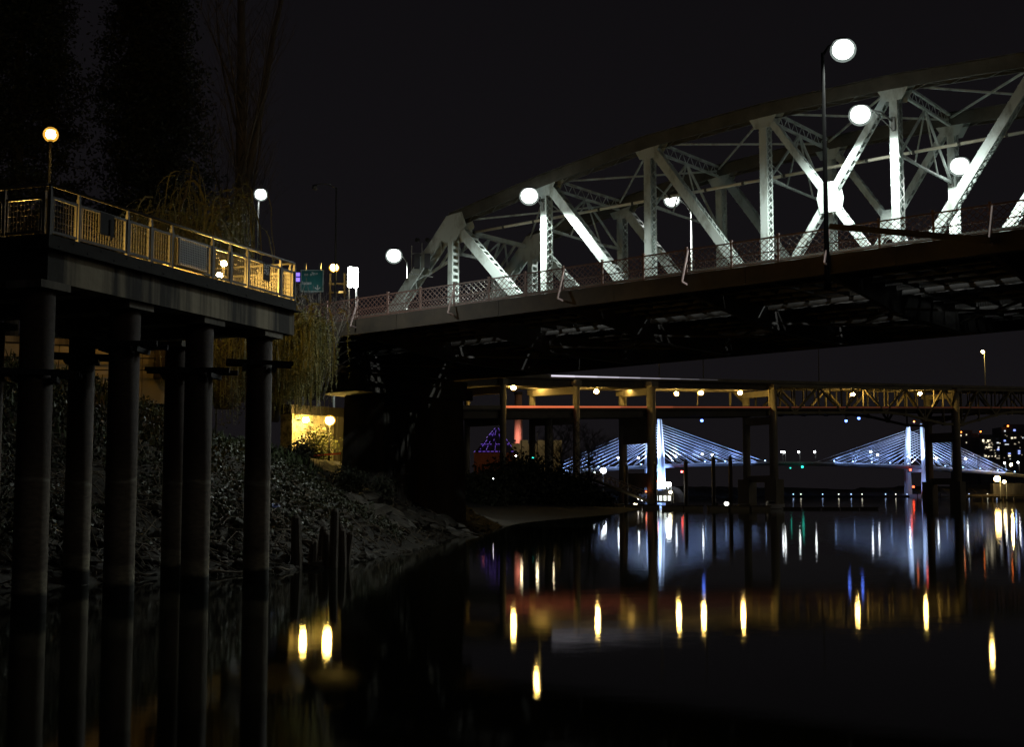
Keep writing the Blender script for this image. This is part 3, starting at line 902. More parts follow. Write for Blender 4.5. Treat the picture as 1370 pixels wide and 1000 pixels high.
for i in range(-7, 11):                             # floor beams with tapered outriggers
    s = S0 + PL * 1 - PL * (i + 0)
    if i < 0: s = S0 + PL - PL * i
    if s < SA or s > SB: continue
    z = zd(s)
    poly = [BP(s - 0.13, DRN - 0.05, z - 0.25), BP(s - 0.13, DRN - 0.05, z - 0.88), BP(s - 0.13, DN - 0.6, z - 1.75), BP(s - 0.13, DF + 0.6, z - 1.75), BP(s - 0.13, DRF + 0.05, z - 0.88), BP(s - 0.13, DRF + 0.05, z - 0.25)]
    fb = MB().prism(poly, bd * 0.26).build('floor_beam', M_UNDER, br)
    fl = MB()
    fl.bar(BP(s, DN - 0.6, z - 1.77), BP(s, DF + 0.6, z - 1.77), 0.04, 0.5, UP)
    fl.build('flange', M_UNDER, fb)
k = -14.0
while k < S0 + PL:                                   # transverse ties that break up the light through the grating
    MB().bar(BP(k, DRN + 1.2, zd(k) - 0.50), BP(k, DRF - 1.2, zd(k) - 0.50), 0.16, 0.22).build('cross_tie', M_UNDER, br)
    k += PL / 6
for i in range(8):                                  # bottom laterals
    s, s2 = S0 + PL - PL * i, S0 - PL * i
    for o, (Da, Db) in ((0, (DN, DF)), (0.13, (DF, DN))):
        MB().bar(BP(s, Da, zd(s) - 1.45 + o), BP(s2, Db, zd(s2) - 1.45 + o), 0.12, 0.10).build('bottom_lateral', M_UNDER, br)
# ---- sidewalk railings
def railing(Dr, side):
    kx = 0
    s = S0 + PL + PL * 6 - 0.2 + 0.2
    smin = SA + 2
    step = PL / 3
    while s > smin:
        s2 = s - step
        z, z2 = zd(s), zd(s2)
        braced = kx % 3 == 0
        po = MB().box(BP(s, Dr, z + 0.62), (0.09, 0.07, 1.36), (bd, bn, UP)).box(BP(s, Dr, z + 1.32), (0.13, 0.11, 0.05), (bd, bn, UP)).build('railing_post', M_RAIL, br)
        if braced:
            MB().bar(BP(s - 0.10, Dr - side * 0.0, z + 1.22), BP(s - 0.10, Dr - side * 0.62, z - 0.42), 0.075, 0.06).bar(BP(s - 0.10, Dr - side * 0.62, z - 0.42), BP(s - 0.10, Dr - side * 0.1, z - 0.50), 0.08, 0.065).build('raking_brace', mat('bare_brace_steel', (0.40, 0.30, 0.29), 0.5, 0, 0.2, 3.0), po)
        # lattice panel
        def Q(u, v): 
            ss = s - 0.05 + (s2 - s + 0.10) * u
            return BP(ss, Dr, zd(ss) + v)
        fr = MB()
        for v, h in ((1.21, 0.07), (0.56, 0.05), (0.07, 0.06)): fr.bar(Q(0, v), Q(1, v), h, 0.05)
        f = fr.build('railing_rails', M_RAIL, br)
        lt = MB()
        for v0, v1, n in ((0.10, 0.53, 10), (0.59, 1.17, 7)):
            slope = (v1 - v0) / step
            for k in range(-2, n + 1):
                a, b = k / n, (k + 2) / n
                for (ua, ub, dd) in ((a, b, 0.012), (b, a, -0.012)):
                    # clip to the panel
                    t0, t1 = 0.0, 1.0
                    lo, hi = min(ua, ub), max(ua, ub)
                    if hi <= 0 or lo >= 1: continue
                    def cl(u): return min(1, max(0, u))
                    ca, cb = cl(ua), cl(ub)
                    va = v0 + (v1 - v0) * (ca - ua) / (ub - ua); vb = v0 + (v1 - v0) * (cb - ua) / (ub - ua)
                    if abs(ca - cb) < 0.01: continue
                    lt.bar(Q(ca, va) + bn * dd, Q(cb, vb) + bn * dd, 0.034, 0.012, UP)
        lt.build('lattice', M_RAIL, f)
        s = s2; kx += 1
railing(DRN, 1)
railing(DRF, -1)
# traffic rails between lanes and sidewalk
for Dt in (59.25, 78.65):
    for v in (0.45, 0.80):
        MB().bar(BP(SA, Dt, zd(SA) + v), BP(SB, Dt, zd(SB) + v), 0.10, 0.09).build('traffic_rail', M_PAINT_D, br)
    k = SA + 1
    while k < 75:
        MB().box(BP(k, Dt + 0.06, zd(k) + 0.40), (0.10, 0.08, 0.95), (bd, bn, UP)).build('traffic_rail_post', M_PAINT_D, br); k += 3.6
# ---- signal gear on the portal
sg_ = thing('signal_heads', 'small signal heads on a bracket frame fixed to the bridge end post', 'signal', tuple(px(556, 352, 84)))
c0 = px(556, 352, 84)
MB().bar(c0 + Vector((-0.25, 0, -0.7)), c0 + Vector((-0.25, 0, 1.1)), 0.05, 0.05).bar(c0 + Vector((-0.25, 0, -0.7)), c0 + Vector((1.1, 0, -0.9)), 0.05, 0.05).bar(c0 + Vector((-0.25, 0, 0.6)), c0 + Vector((1.3, 0, 0.6)), 0.05, 0.05).bar(c0 + Vector((0.4, 0, -0.7)), c0 + Vector((0.4, 0, 1.3)), 0.04, 0.04).build('bracket', M_POLE, sg_)
for dx in (0.1, 0.75):
    MB().box(c0 + Vector((dx, -0.1, 0.1)), (0.36, 0.3, 0.95)).ball(c0 + Vector((dx, -0.1, 1.45)), 0.16, 1, 8, 5).build('signal_head', M_DARK, sg_)
# ---- river pier
pier = thing('bridge_pier', 'massive dark concrete river pier carrying the end of the truss bridge', 'pier', tuple(BP(60.5, 70, 0)))
def pier_block(s0, s1, D0, D1, z0, z1, name, bat=0.0):
    ps = [BP(s0 - bat, D0 - bat, z0), BP(s0 - bat, D1 + bat, z0), BP(s1 + bat, D1 + bat, z0), BP(s1 + bat, D0 - bat, z0)]
    pt = [BP(s0, D0, z1), BP(s0, D1, z1), BP(s1, D1, z1), BP(s1, D0, z1)]
    MB().add(ps + pt, [(0, 1, 2, 3), (4, 7, 6, 5), (0, 4, 5, 1), (1, 5, 6, 2), (2, 6, 7, 3), (3, 7, 4, 0)]).build(name, M_PIER, pier)
zp = zd(60.4) - 1.85
pier_block(60.7, 64.3, 66.6, 69.2, -2, zp - 1.3, 'pier_column', 0.25)
pier_block(60.7, 64.3, 71.2, 75.0, -2, zp - 1.3, 'pier_column', 0.25)
pier_block(61.4, 63.6, 69.3, 71.1, -2, zp - 1.3, 'pier_web')
pier_block(60.2, 64.7, 63.6, 75.5, zp - 1.3, zp - 0.6, 'pier_cap')
pier_block(60.45, 64.45, 63.9, 75.2, zp - 0.6, zp, 'bearing_seat')
for k in range(4): pier_block(60.50, 60.66, 66.8 + k * 0.65, 66.95 + k * 0.65, 1.0, zp - 1.4, 'form_rib')
for D in (DN, DF): pier_block(60.5, 61.9, D - 0.5, D + 0.5, zp + 0.004, zd(60.4) - 0.85, 'bearing')

# ================================================================== LAMPS
def on_D(x, y, D):
    r = ray(x, y)
    return r * (D / (r.x * bn.x + r.y * bn.y)) + UP * CAM_Z
def lamp_head(g, h, along, lens, r, housing=True):
    a = Vector((along.x, along.y, 0))
    a = a.normalized() if a.length > 1e-6 else Vector((1, 0, 0))
    b = UP.cross(a)
    hb = MB().ball((0, 0, 0), 1.0, 1.0, 14, 8)
    vs = []
    for x, y, z in hb.v:                            # flat-bottomed housing over the lens
        z2 = max(z, 0.0)
        vs.append(h + a * (x * r * 0.86 - r * 0.10) + b * (y * r * 0.80) + UP * (z2 * r * 0.34 + r * 0.78))
    MB().add(vs, hb.f).build('housing', M_DARK, g, True)
    MB().ball(h, r, 0.92, 16, 10).build('lens', lens, g, True)
    if lens is LAMP_W:                               # cut-off optic: the beam goes down, not up
        light('lamp_beam', 'SPOT', h - UP * r * 1.3, 27000 * r * r, (0.93, 1.0, 0.94), g, Vector((0, 0, -1)), 170, 0.45, r * 0.7)
        MB().ball(h - UP * r * 0.06, r * 1.22, 0.92, 18, 10).build('halo_shell', HALO_W, g, True)  # added shell imitates the white lamp's soft halo
    if lens in (LAMP_Y, LAMP_S):
        MB().ball(h - UP * r * 0.12, r * 1.4, 0.86, 14, 8).build('halo_shell', HALO_Y, g, True)  # added shell imitates the amber halo
def street_lamp(name, label, base, top, head, lens, r, pr=0.10, group=None, pole_mat=None):
    base, top, head = Vector(base), Vector(top), Vector(head)
    g = thing(name, label, 'street lamp', tuple(base), group)
    MB().tube([base, base + (top - base) * 0.03, top], [pr * 1.5, pr, pr * 0.6], 10).build('pole', pole_mat or M_POLE, g, True)
    d = head - top
    pts = [top - UP * 0.1, top + d * 0.3 + UP * (0.25), top + d * 0.7 + UP * (0.35 + 0.0), head + UP * (r * 0.9)]
    MB().tube(pts, pr * 0.5, 8).build('arm', pole_mat or M_POLE, g, True)
    lamp_head(g, head, d, lens, r)
    return g
def bracket_lamp(name, label, root, head, lens, r):
    root, head = Vector(root), Vector(head)
    g = thing(name, label, 'street lamp', tuple(root))
    d = head - root
    MB().tube([root, root + d * 0.4 + UP * 0.35, head + UP * (r * 0.75)], 0.055, 8).build('arm', M_POLE, g, True)
    MB().bar(root - UP * 0.45, root + d * 0.55 + UP * 0.28, 0.04, 0.04).build('stay', M_POLE, g)
    MB().box(root - UP * 0.1, (0.2, 0.2, 0.7), (bd, bn, UP)).build('wall_plate', M_POLE, g)
    lamp_head(g, head, d, lens, r)
LR = 0.48
h = on_D(1128, 66, 56.2)
p = on_D(1106, 330, 55.68)
street_lamp('street_lamp', 'tallest white street lamp on a dark pole strapped outside the lattice railing', (p.x, p.y, zd(22) - 1.6), (p.x, p.y, h.z - 0.15), h, LAMP_W, LR, 0.12, None, mat('shade_toned_pole', (0.003, 0.003, 0.003), 1.0, 0, 0.2, 3.0, spec=0.0))  # pole colour blackened to stand in for shade away from the beam
q0, q1 = on_D(1110, 303, 55.6), on_D(1326, 322, 55.2)
MB().bar(q0, q1, 0.26, 0.12).build('outrigger_boom', M_FASC, br)
h = on_D(708, 262, 62.6)
bracket_lamp('street_lamp', 'white bracket lamp on the second truss post from the portal', BP(SN[1], DN - 0.37, h.z - 0.1), h, LAMP_W, LR)
h = on_D(1151, 153, 62.4)
bracket_lamp('street_lamp', 'white bracket lamp at the crossed panel in the middle of the truss', BP(SN[4], DN - 0.37, h.z - 0.1), h, LAMP_W, LR)
h = on_D(1284, 222, 71.4)
bracket_lamp('street_lamp', 'white bracket lamp inside the far truss, seen past a leaning diagonal', BP(SN[4], DF - 0.37, h.z - 0.3), h, LAMP_W, LR)
h = on_D(899, 267, 79.4); p = on_D(925, 300, 79.8)
street_lamp('street_lamp', 'white street lamp on a slim pole rising from the far sidewalk between truss posts', (p.x, p.y, zd(44)), (p.x, p.y, h.z - 0.9), h, LAMP_W, LR, 0.10)
h = on_D(527, 342, 79.4); p = on_D(545, 372, 79.8)
street_lamp('street_lamp', 'white street lamp standing just outside the truss portal', (p.x, p.y, zd(70)), (p.x, p.y, h.z - 0.6), h, LAMP_W, LR + 0.08, 0.10)
# white twin-tube light on the sidewalk at the bank end
def twin_tube():
    c = on_D(472, 371, 56.9); b = on_D(472, 440, 56.9)
    g = thing('twin_tube_light', 'upright white twin-tube light on two slim posts at the bridge sidewalk', 'light', (b.x, b.y, zd(62)))
    hh = 0.60
    for k, dx in enumerate((-0.16, 0.16)):
        cc = c + Vector((dx, 0.05 * k, -0.03 * k))
        MB().tube([cc - UP * hh, cc - UP * (hh - 0.06), cc + UP * (hh - 0.06), cc + UP * hh], [0.09, 0.145, 0.145, 0.09], 14).build('tube_lens', LAMP_TUBE, g, True)
        MB().tube([cc + UP * hh, cc + UP * (hh + 0.05)], 0.13, 12).build('cap', M_POLE, g)
        MB().tube([(cc.x - 0.06 + 0.1 * k, cc.y, zd(62)), (cc.x - 0.06 + 0.1 * k, cc.y, cc.z - hh)], 0.05, 8).build('post', M_WHITE if k else M_DRIFT, g, True)
twin_tube()
# ---- land lamps
def land_lamp(name, label, hx, hy, Y, pxl, lens, r, ground_z=None, pr=0.09, topdrop=0.2, group=None, pm=None):
    h = px(hx, hy, Y); t = px(pxl, hy, Y)
    gz_ = ground_z if ground_z is not None else gz(t.x, t.y)
    return street_lamp(name, label, (t.x, t.y, gz_ - 0.1), (t.x, t.y, h.z - topdrop), h, lens, r, pr, group, pm)
land_lamp('street_lamp', 'white street lamp above the shrubs behind the platform', 349, 260, 69, 346, LAMP_W, 0.30, None, 0.06, 0.2, None, mat('shade_toned_pole', (0.003, 0.003, 0.003), 1.0, 0, 0.2, 3.0, spec=0.0))  # pole blackened in colour to offset its own lamp's light
land_lamp('street_lamp', 'orange street lamp beside the teal road sign', 447, 358, 128, 449.5, LAMP_S, 0.36, 6.0)
def park_lamp():
    h = px(68, 180, 47)
    z0 = gz(h.x, h.y)
    g = thing('park_lamp', 'yellow globe park lamp on a dark post under the conifers', 'park lamp', (h.x, h.y, z0))
    MB().tube([(h.x, h.y, z0 - 0.1), (h.x, h.y, z0 + 0.5), (h.x, h.y, z0 + 0.6), (h.x, h.y, h.z - 0.25)], [0.14, 0.12, 0.07, 0.05], 10).build('post', M_DARK, g, True)
    MB().ball(h, 0.17, 1.0, 12, 8).build('bulb', LAMP_S, g, True)
    MB().ball(h, 0.27, 1.0, 14, 8).build('globe', HALO_Y, g, True)  # glowing shell added as the bulb's halo
    MB().tube([h + UP * 0.14, h + UP * 0.30], [0.19, 0.04], 12).build('cap', M_DARK, g)
    MB().tube([h - UP * 0.27, h - UP * 0.17], [0.07, 0.13], 12).build('collar', M_DARK, g)
park_lamp()
# unlit poles
p = px(450, 251, 118); q = px(421, 251, 118)
street_lamp('unlit_street_lamp', 'unlit tall street lamp with a long curved arm behind the willow', (p.x, p.y, 6), (p.x, p.y, p.z), q, M_STEEL, 0.25, 0.12)
def bracket_post():
    t = px(295, 270, 62); z0 = gz(t.x, t.y)
    g = thing('bracket_post', 'thin pale post with a short double bracket above the platform railing', 'post', (t.x, t.y, z0))
    MB().tube([(t.x, t.y, z0), (t.x, t.y, t.z)], 0.045, 8).build('post', M_STEEL, g, True)
    MB().bar(t, t + Vector((0.42, 0, 0.12)), 0.03, 0.03).bar(t - UP * 0.5, t + Vector((0.42, 0, -0.12)), 0.03, 0.03).bar(t + Vector((0.42, 0, 0.12)), t + Vector((0.42, 0, -0.12)), 0.03, 0.03).build('bracket', M_STEEL, g)
bracket_post()
# ---- underpass wall and its lamps
def underpass():
    Y = 98.0
    a, b = px(391, 556, Y), px(447, 553, Y + 3.5)
    z0 = 4.6; z1 = px(391, 554, Y).z
    along = Vector((b.x - a.x, b.y - a.y, 0)); L = along.length; along.normalize()
    back = Vector((-along.y, along.x, 0))
    w = thing('abutment_wall', 'lamp-lit yellow concrete abutment wall under the bridge approach', 'wall', (a.x, a.y, z0))
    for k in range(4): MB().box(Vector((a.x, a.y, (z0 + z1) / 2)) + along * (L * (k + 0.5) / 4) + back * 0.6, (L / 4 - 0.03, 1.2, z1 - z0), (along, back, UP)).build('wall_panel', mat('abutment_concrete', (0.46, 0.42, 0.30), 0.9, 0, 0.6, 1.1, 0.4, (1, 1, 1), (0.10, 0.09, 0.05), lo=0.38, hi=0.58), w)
    MB().box(Vector((a.x, a.y, z1 + 0.35)) + along * (L / 2 + 1) + back * 0.75, (L + 2, 1.3, 0.7), (along, back, UP)).build('coping', M_UNDER, w)
    MB().box(Vector((a.x, a.y, (z0 + z1) / 2)) + along * (L + 3.4) + back * 0.6, (6.0, 1.15, z1 - z0), (along, back, UP)).build('side_wall', M_PIER, w)
    h2 = px(409, 562, Y - 0.35)
    g = thing('wall_lamp', 'yellow bulkhead lamp fixed close to the abutment wall', 'lamp', tuple(h2))
    MB().ball(h2, 0.24, 0.9, 12, 8).build('bulb', LAMP_UP, g, True)
    MB().ball(h2, 0.36, 0.9, 12, 8).build('globe', HALO_Y, g, True)  # shell added to imitate a halo around the bulb
    MB().tube([h2 + along * 0 + back * 0.15, h2 + back * 0.9], 0.06, 8).tube([h2 + UP * 0.18, h2 + UP * 0.3], [0.24, 0.1], 10).build('arm', M_DARK, g)
    h1 = px(441, 563, Y - 2.2)
    zg = 5.0
    g = thing('path_lamp', 'brightest yellow lamp on a dark post beside the underpass path', 'lamp', (h1.x, h1.y, zg))
    MB().tube([(h1.x, h1.y, zg - 0.3), (h1.x, h1.y, zg + 0.4), (h1.x, h1.y, h1.z - 0.25)], [0.11, 0.07, 0.05], 8).build('post', M_DARK, g, True)
    MB().ball(h1, 0.30, 0.9, 12, 8).build('bulb', LAMP_UP, g, True)
    MB().ball(h1, 0.44, 0.9, 12, 8).build('globe', HALO_Y, g, True)  # halo shell added around the bulb
    MB().tube([h1 + UP * 0.24, h1 + UP * 0.38], [0.28, 0.1], 10).build('cap', M_DARK, g)
    # paved path and red tape fence
    c = px(430, 622, Y - 9)
    pth = MB().add([(-28, 80, 5.42), (-10.5, 80, 5.42), (-9.0, 104, 5.42), (-28, 104, 5.42)], [(0, 1, 2, 3)])
    f = thing('tape_barrier', 'low red tape strung between stakes in front of the underpass wall', 'barrier', tuple(px(408, 613, Y - 8)))
    t0, t1 = px(408, 611, Y - 8), px(456, 607, Y - 5)
    MB().bar(t0, t1, 0.12, 0.02).build('tape', mat('red_tape', (0.75, 0.07, 0.03), 0.6, 0, 0.4, 4.0), f)
    for q in (t0, (t0 + t1) / 2, t1): MB().box(q - UP * 0.35, (0.06, 0.06, 1.0)).build('stake', M_WOOD, f)
underpass()
# ---- orange-lit retaining wall on the bank, seen under the platform
def retaining_wall():
    a, b = px(-40, 470, 58), px(262, 462, 63)
    a.z = b.z = 0
    al = (b - a).normalized(); bk = Vector((-al.y, al.x, 0)); L = (b - a).length
    zb, zt = gz(a.x, a.y) - 1.5, px(150, 462, 60).z
    w = thing('retaining_wall', 'long concrete retaining wall at the top of the slope, glowing orange under the platform', 'wall', (a.x, a.y, zb))
    n = 8
    for k in range(n):
        c = a + al * (L * (k + 0.5) / n) + bk * 0.2
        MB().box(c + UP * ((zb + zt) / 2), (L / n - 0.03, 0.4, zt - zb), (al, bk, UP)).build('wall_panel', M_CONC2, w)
    MB().box(a + al * L / 2 + bk * 0.2 + UP * (zt + 0.14), (L, 0.62, 0.26), (al, bk, UP)).build('coping', M_CONC, w)
    for v in (0.9, 0.35):
        MB().bar(a - bk * 0.35 + UP * (zt - v - 0.4), b - bk * 0.35 + UP * (zt - v), 0.05, 0.05).build('pipe_rail', M_DARK, w)
    h = a + al * (L * 0.56) - bk * 3.2
    h.z = zt + 2.1
    g = thing('wall_flood_lamp', 'sodium lamp on a short post facing the retaining wall under the platform', 'lamp', (h.x, h.y, gz(h.x, h.y)))
    MB().tube([(h.x, h.y, gz(h.x, h.y) - 0.2), h - UP * 0.2], 0.05, 8).build('post', M_DARK, g)
    MB().ball(h, 0.16, 1, 10, 6).build('globe', emis('flood_lens', (1.0, 0.48, 0.08), 160.0), g, True)
    MB().tube([h + UP * 0.12, h + UP * 0.24], [0.17, 0.06], 10).build('cap', M_DARK, g)
retaining_wall()
# ---- teal road sign on a gantry
def road_sign():
    Y = 124.0
    tl, brp = px(402, 361, Y), px(433, 391, Y)
    cx, cz = (tl.x + brp.x) / 2, (tl.z + brp.z) / 2
    w, hgt = brp.x - tl.x, tl.z - brp.z
    g = thing('road_sign', 'teal overhead road sign with white down arrow and white lettering', 'road sign', (cx, Y, 6))
    MB().box((cx, Y, cz), (w, 0.06, hgt)).build('sheet', M_TEAL, g)
    bd_ = MB()
    for z in (tl.z - 0.06, brp.z + 0.06): bd_.box((cx, Y - 0.035, z), (w - 0.1, 0.012, 0.06))
    for x in (tl.x + 0.06, brp.x - 0.06): bd_.box((x, Y - 0.035, cz), (0.06, 0.012, hgt - 0.1))
    bd_.build('border', M_SIGNW, g)
    tx = MB()
    def word(u, v, pat, hh):
        x = tl.x + w * u; z = tl.z - hgt * v
        for ch in pat:
            if ch in 'tl': tx.box((x, Y - 0.037, z + hh * .5), (0.045, 0.012, hh)); x += 0.09; 
            elif ch == 'T': tx.box((x + .06, Y - 0.037, z + hh * .5), (0.045, 0.012, hh)).box((x + .06, Y - 0.037, z + hh), (0.16, 0.013, 0.045)); x += 0.2
            elif ch == 'o': tx.box((x + .05, Y - 0.037, z + hh * .6), (0.13, 0.012, 0.04)).box((x + .05, Y - 0.037, z), (0.13, 0.012, 0.04)).box((x, Y - 0.037, z + hh * .3), (0.04, 0.013, hh * .55)).box((x + .11, Y - 0.037, z + hh * .3), (0.04, 0.013, hh * .55)); x += 0.2
            elif ch == 'm':
                for k in range(3): tx.box((x + .08 * k, Y - 0.037, z + hh * .3), (0.04, 0.012, hh * .6))
                tx.box((x + .08, Y - 0.037, z + hh * .6), (0.2, 0.013, 0.04)); x += 0.28
            else: x += 0.14
    word(0.18, 0.26, 'oo oTh', 0.24)
    word(0.48, 0.22, 'Tom', 0.22)
    word(0.10, 0.66, 'loom', 0.30)
    word(0.30, 0.66, 'om', 0.30)
    tx.build('lettering', M_SIGNW, g)
    ax, az = tl.x + w * 0.74, tl.z - hgt * 0.84
    MB().box((ax, Y - 0.038, az + 0.14), (0.09, 0.012, 0.36)).bar((ax, Y - 0.04, az - 0.12), (ax - 0.24, Y - 0.04, az + 0.10), 0.085, 0.012).bar((ax, Y - 0.042, az - 0.12), (ax + 0.24, Y - 0.042, az + 0.10), 0.085, 0.012).build('arrow', M_SIGNW, g)
    for x in (tl.x + 0.4, brp.x - 0.4): MB().box((x, Y + 0.25, (cz + 6) / 2 + 0.8), (0.22, 0.22, cz - 6 + 1.8)).build('post', M_STEEL, g)
    lb = MB().box((cx, Y - 1.0, brp.z - 0.25), (w * 0.8, 0.2, 0.12)).bar((cx, Y, brp.z - 0.3), (cx, Y - 1.0, brp.z - 0.3), 0.08, 0.08).build('added_sign_light', M_DARK, g)  # light bar and its beam added only to brighten the sign
    light('added_sign_beam', 'SPOT', (cx, Y - 1.6, brp.z - 0.35), 28, (0.9, 1.0, 1.0), g, Vector((0, 1.6, 1.4)), 150, 1.0, 0.4)
    v0 = px(398.5, 371, Y - 3)
    n = thing('neon_sign', 'small violet neon sign beside the teal road sign', 'sign', tuple(v0))
    MB().box(v0 + Vector((0, 0.12, 0)), (0.5, 0.1, 1.1)).box(v0 + Vector((0, 0.25, -3.0)), (0.12, 0.1, 5.6)).build('panel', M_DARK, n)
    MB().box(v0 + Vector((0, 0, 0.25)), (0.36, 0.06, 0.32)).box(v0 + Vector((0, 0, -0.22)), (0.36, 0.06, 0.36)).build('neon_tube', emis('violet_neon', (0.25, 0.16, 1.0), 1.6), n)
    # dark gantry frame to the right of the sign
    f = thing('sign_gantry', 'dark steel gantry frame behind the orange street lamp', 'gantry', tuple(px(455, 440, Y + 6)))
    for x in (442, 461):
        a, b = px(x, 366, Y + 6), px(x, 470, Y + 6); MB().bar(a, b, 0.18, 0.18).build('upright', M_DARK, f)
    for y in (380, 392):
        a, b = px(440, y, Y + 6), px(464, y, Y + 6); MB().bar(a, b, 0.2, 0.16).build('crossbeam', M_DARK, f)
    MB().box(px(456, 391, Y + 5.5), (0.45, 0.1, 0.2)).build('tag_plate', M_SIGNW, f)
road_sign()

# ================================================================== TREES AND SHRUBS
def branch_tube(mb, p0, d, L, r0, n=5, bend=0.15, up=0.0, taper=0.35, sides=6, rng=random):
    pts, rad = [Vector(p0)], [r0]
    d = Vector(d).normalized()
    for k in range(n):
        d = (d + Vector((rng.gauss(0, bend), rng.gauss(0, bend), rng.gauss(0, bend) * 0.6 + up))).normalized()
        pts.append(pts[-1] + d * (L / n)); rad.append(r0 * (1 - (1 - taper) * (k + 1) / n))
    mb.tube(pts, rad, sides)
    return pts, rad
def conifer(x, y, z0, H, rad, label, n=95000):
    g = thing('conifer_tree', label, 'tree', (x, y, z0))
    tr = MB().tube([(x, y, z0 - 0.5), (x, y, z0 + H * 0.5), (x, y, z0 + H * 0.97)], [0.5, 0.3, 0.05], 10)
    for k in range(40):
        t = RNG.uniform(0.1, 0.92); a = RNG.uniform(0, 6.28); L = rad * (1 - t * 0.75) * 0.9
        tr.tube([(x, y, z0 + H * t), (x + math.cos(a) * L, y + math.sin(a) * L, z0 + H * t - L * 0.12)], [0.09, 0.02], 5)
    tr.build('trunk', M_BARK, g)
    # foliage pads on whorled limbs
    m = 900
    t = RNG.uniform(0.06, 1.0, m) ** 0.85; a = RNG.uniform(0, 6.28, m)
    R_ = rad * (1.0 - 0.78 * t) * (0.85 + 0.3 * np.sin(a * 3 + t * 17)) 
    rr = R_ * RNG.uniform(0.45, 1.0, m)
    c = np.stack([x + np.cos(a) * rr, y + np.sin(a) * rr, z0 + H * t - rr * 0.16], 1)
    idx = RNG.integers(0, m, n)
    off = RNG.normal(size=(n, 3)) * np.array([0.55, 0.55, 0.30])
    quads('crown', leaf_quads(c[idx] + off, 0.11, 2.4, 0.3), M_CONIF, g)
def tree_at(x, y, Y): 
    p = px(x, y, Y); return p.x, p.y
tx, ty = tree_at(20, 300, 82); conifer(tx, ty, 8.4, 40, 6.2, 'broad dark conifer behind the yellow park lamp')
tx, ty = tree_at(198, 300, 84); conifer(tx, ty, 8.4, 38, 5.0, 'narrower dark conifer between the broad conifer and the bare poplar')
def poplar():
    r = random.Random(21)
    x, y = tree_at(320, 330, 78)
    z0 = 8.4
    g = thing('bare_poplar_tree', 'tall bare poplar with upright forking limbs behind the platform', 'tree', (x, y, z0))
    tk = MB(); tw = MB()
    tk.tube([(x, y, z0 - .5), (x - .1, y, z0 + 5), (x + 0.1, y, z0 + 10.5)], [0.62, 0.5, 0.46], 12)
    starts = []
    for dx, L, rr in ((-0.04, 24, 0.40), (0.09, 22, 0.28)):
        pts, rad = branch_tube(tk, (x + 0.1 + dx * 0.6, y, z0 + 9.8), (dx, 0.02, 1), L, rr, 9, 0.035, 0.02, 0.18, 9, r)
        starts += list(zip(pts[1:], rad[1:]))
    for k in range(15):
        h = r.uniform(3.5, 18); a = r.uniform(0, 6.28); sp = r.uniform(0.15, 0.5)
        p0 = (x + r.gauss(0, .2), y + r.gauss(0, .2), z0 + h)
        pts, rad = branch_tube(tk, p0, (math.cos(a) * sp, math.sin(a) * sp, 0.8), r.uniform(5, 10), 0.085, 7, 0.07, 0.14, 0.2, 6, r)
        starts += list(zip(pts[1:], rad[1:]))
    for p0, rr in starts:
        for q in range(3):
            a = r.uniform(0, 6.28)
            pts, rad = branch_tube(tw, p0, (math.cos(a) * 0.5, math.sin(a) * 0.5, 0.85), r.uniform(1.5, 4), max(0.014, rr * 0.12), 4, 0.10, 0.08, 0.3, 4, r)
            for u in range(2):
                branch_tube(tw, pts[r.randint(1, 3)], (r.gauss(0, .5), r.gauss(0, .5), 0.7), r.uniform(0.8, 1.8), 0.012, 3, 0.1, 0.05, 0.5, 3, r)
    tk.build('trunk', M_BARK2, g, True)
    tw.build('twigs', M_BARK2, g)
poplar()
def willow(x, y, z0, H, rad, strands, drop, label, seed, leaf=True, lean=(0, 0), mt=None, ml=None):
    r = random.Random(seed)
    g = thing('willow_tree', label, 'tree', (x, y, z0))
    tk = MB()
    tk.tube([(x, y, z0 - .5), (x + lean[0] * .3, y + lean[1] * .3, z0 + H * 0.45)], [0.42, 0.28], 10)
    tips = []
    for k in range(16):
        a = r.uniform(0, 6.28); sp = r.uniform(0.4, 1.1)
        pts, rad_ = branch_tube(tk, (x + lean[0] * .3, y + lean[1] * .3, z0 + H * r.uniform(0.3, 0.45)), (math.cos(a) * sp + lean[0] * .15, math.sin(a) * sp + lean[1] * .15, 0.8), rad * r.uniform(0.8, 1.4), 0.16, 6, 0.12, 0.02, 0.2, 6, r)
        tips += pts[2:]
    tk.build('trunk', M_BARK2, g, True)
    Q, LQ = [], []
    for k in range(strands):
        t = r.choice(tips)
        a = r.uniform(0, 6.28); out = r.uniform(0.2, 1.5)
        p = np.array([t.x + r.gauss(0, .35), t.y + r.gauss(0, .35), t.z + r.gauss(0, .25)])
        v = np.array([math.cos(a) * out, math.sin(a) * out, r.uniform(0.2, 0.9)])
        n = 11; L = r.uniform(0.55, 1.0) * drop
        wv = RNG.normal(size=3) * 0.016
        pts = [p]
        for i in range(n):
            v = v * 0.62 + np.array([0, 0, -0.42]) + RNG.normal(size=3) * 0.06
            pts.append(pts[-1] + v / np.linalg.norm(v) * (L / n))
        for i in range(n):
            w0, w1 = wv * (1 - i / n * .6), wv * (1 - (i + 1) / n * .6)
            Q.append([pts[i] - w0, pts[i] + w0, pts[i + 1] + w1, pts[i + 1] - w1])
            if leaf:
                for q in range(2): LQ.append(pts[i] + (pts[i + 1] - pts[i]) * r.random() + RNG.normal(size=3) * 0.035)
    quads('branchlets', np.array(Q), mt or M_WILTW, g)
    if leaf: quads('crown', leaf_quads(np.array(LQ), 0.035, 3.6, 0.8), ml or M_WILLOW, g)
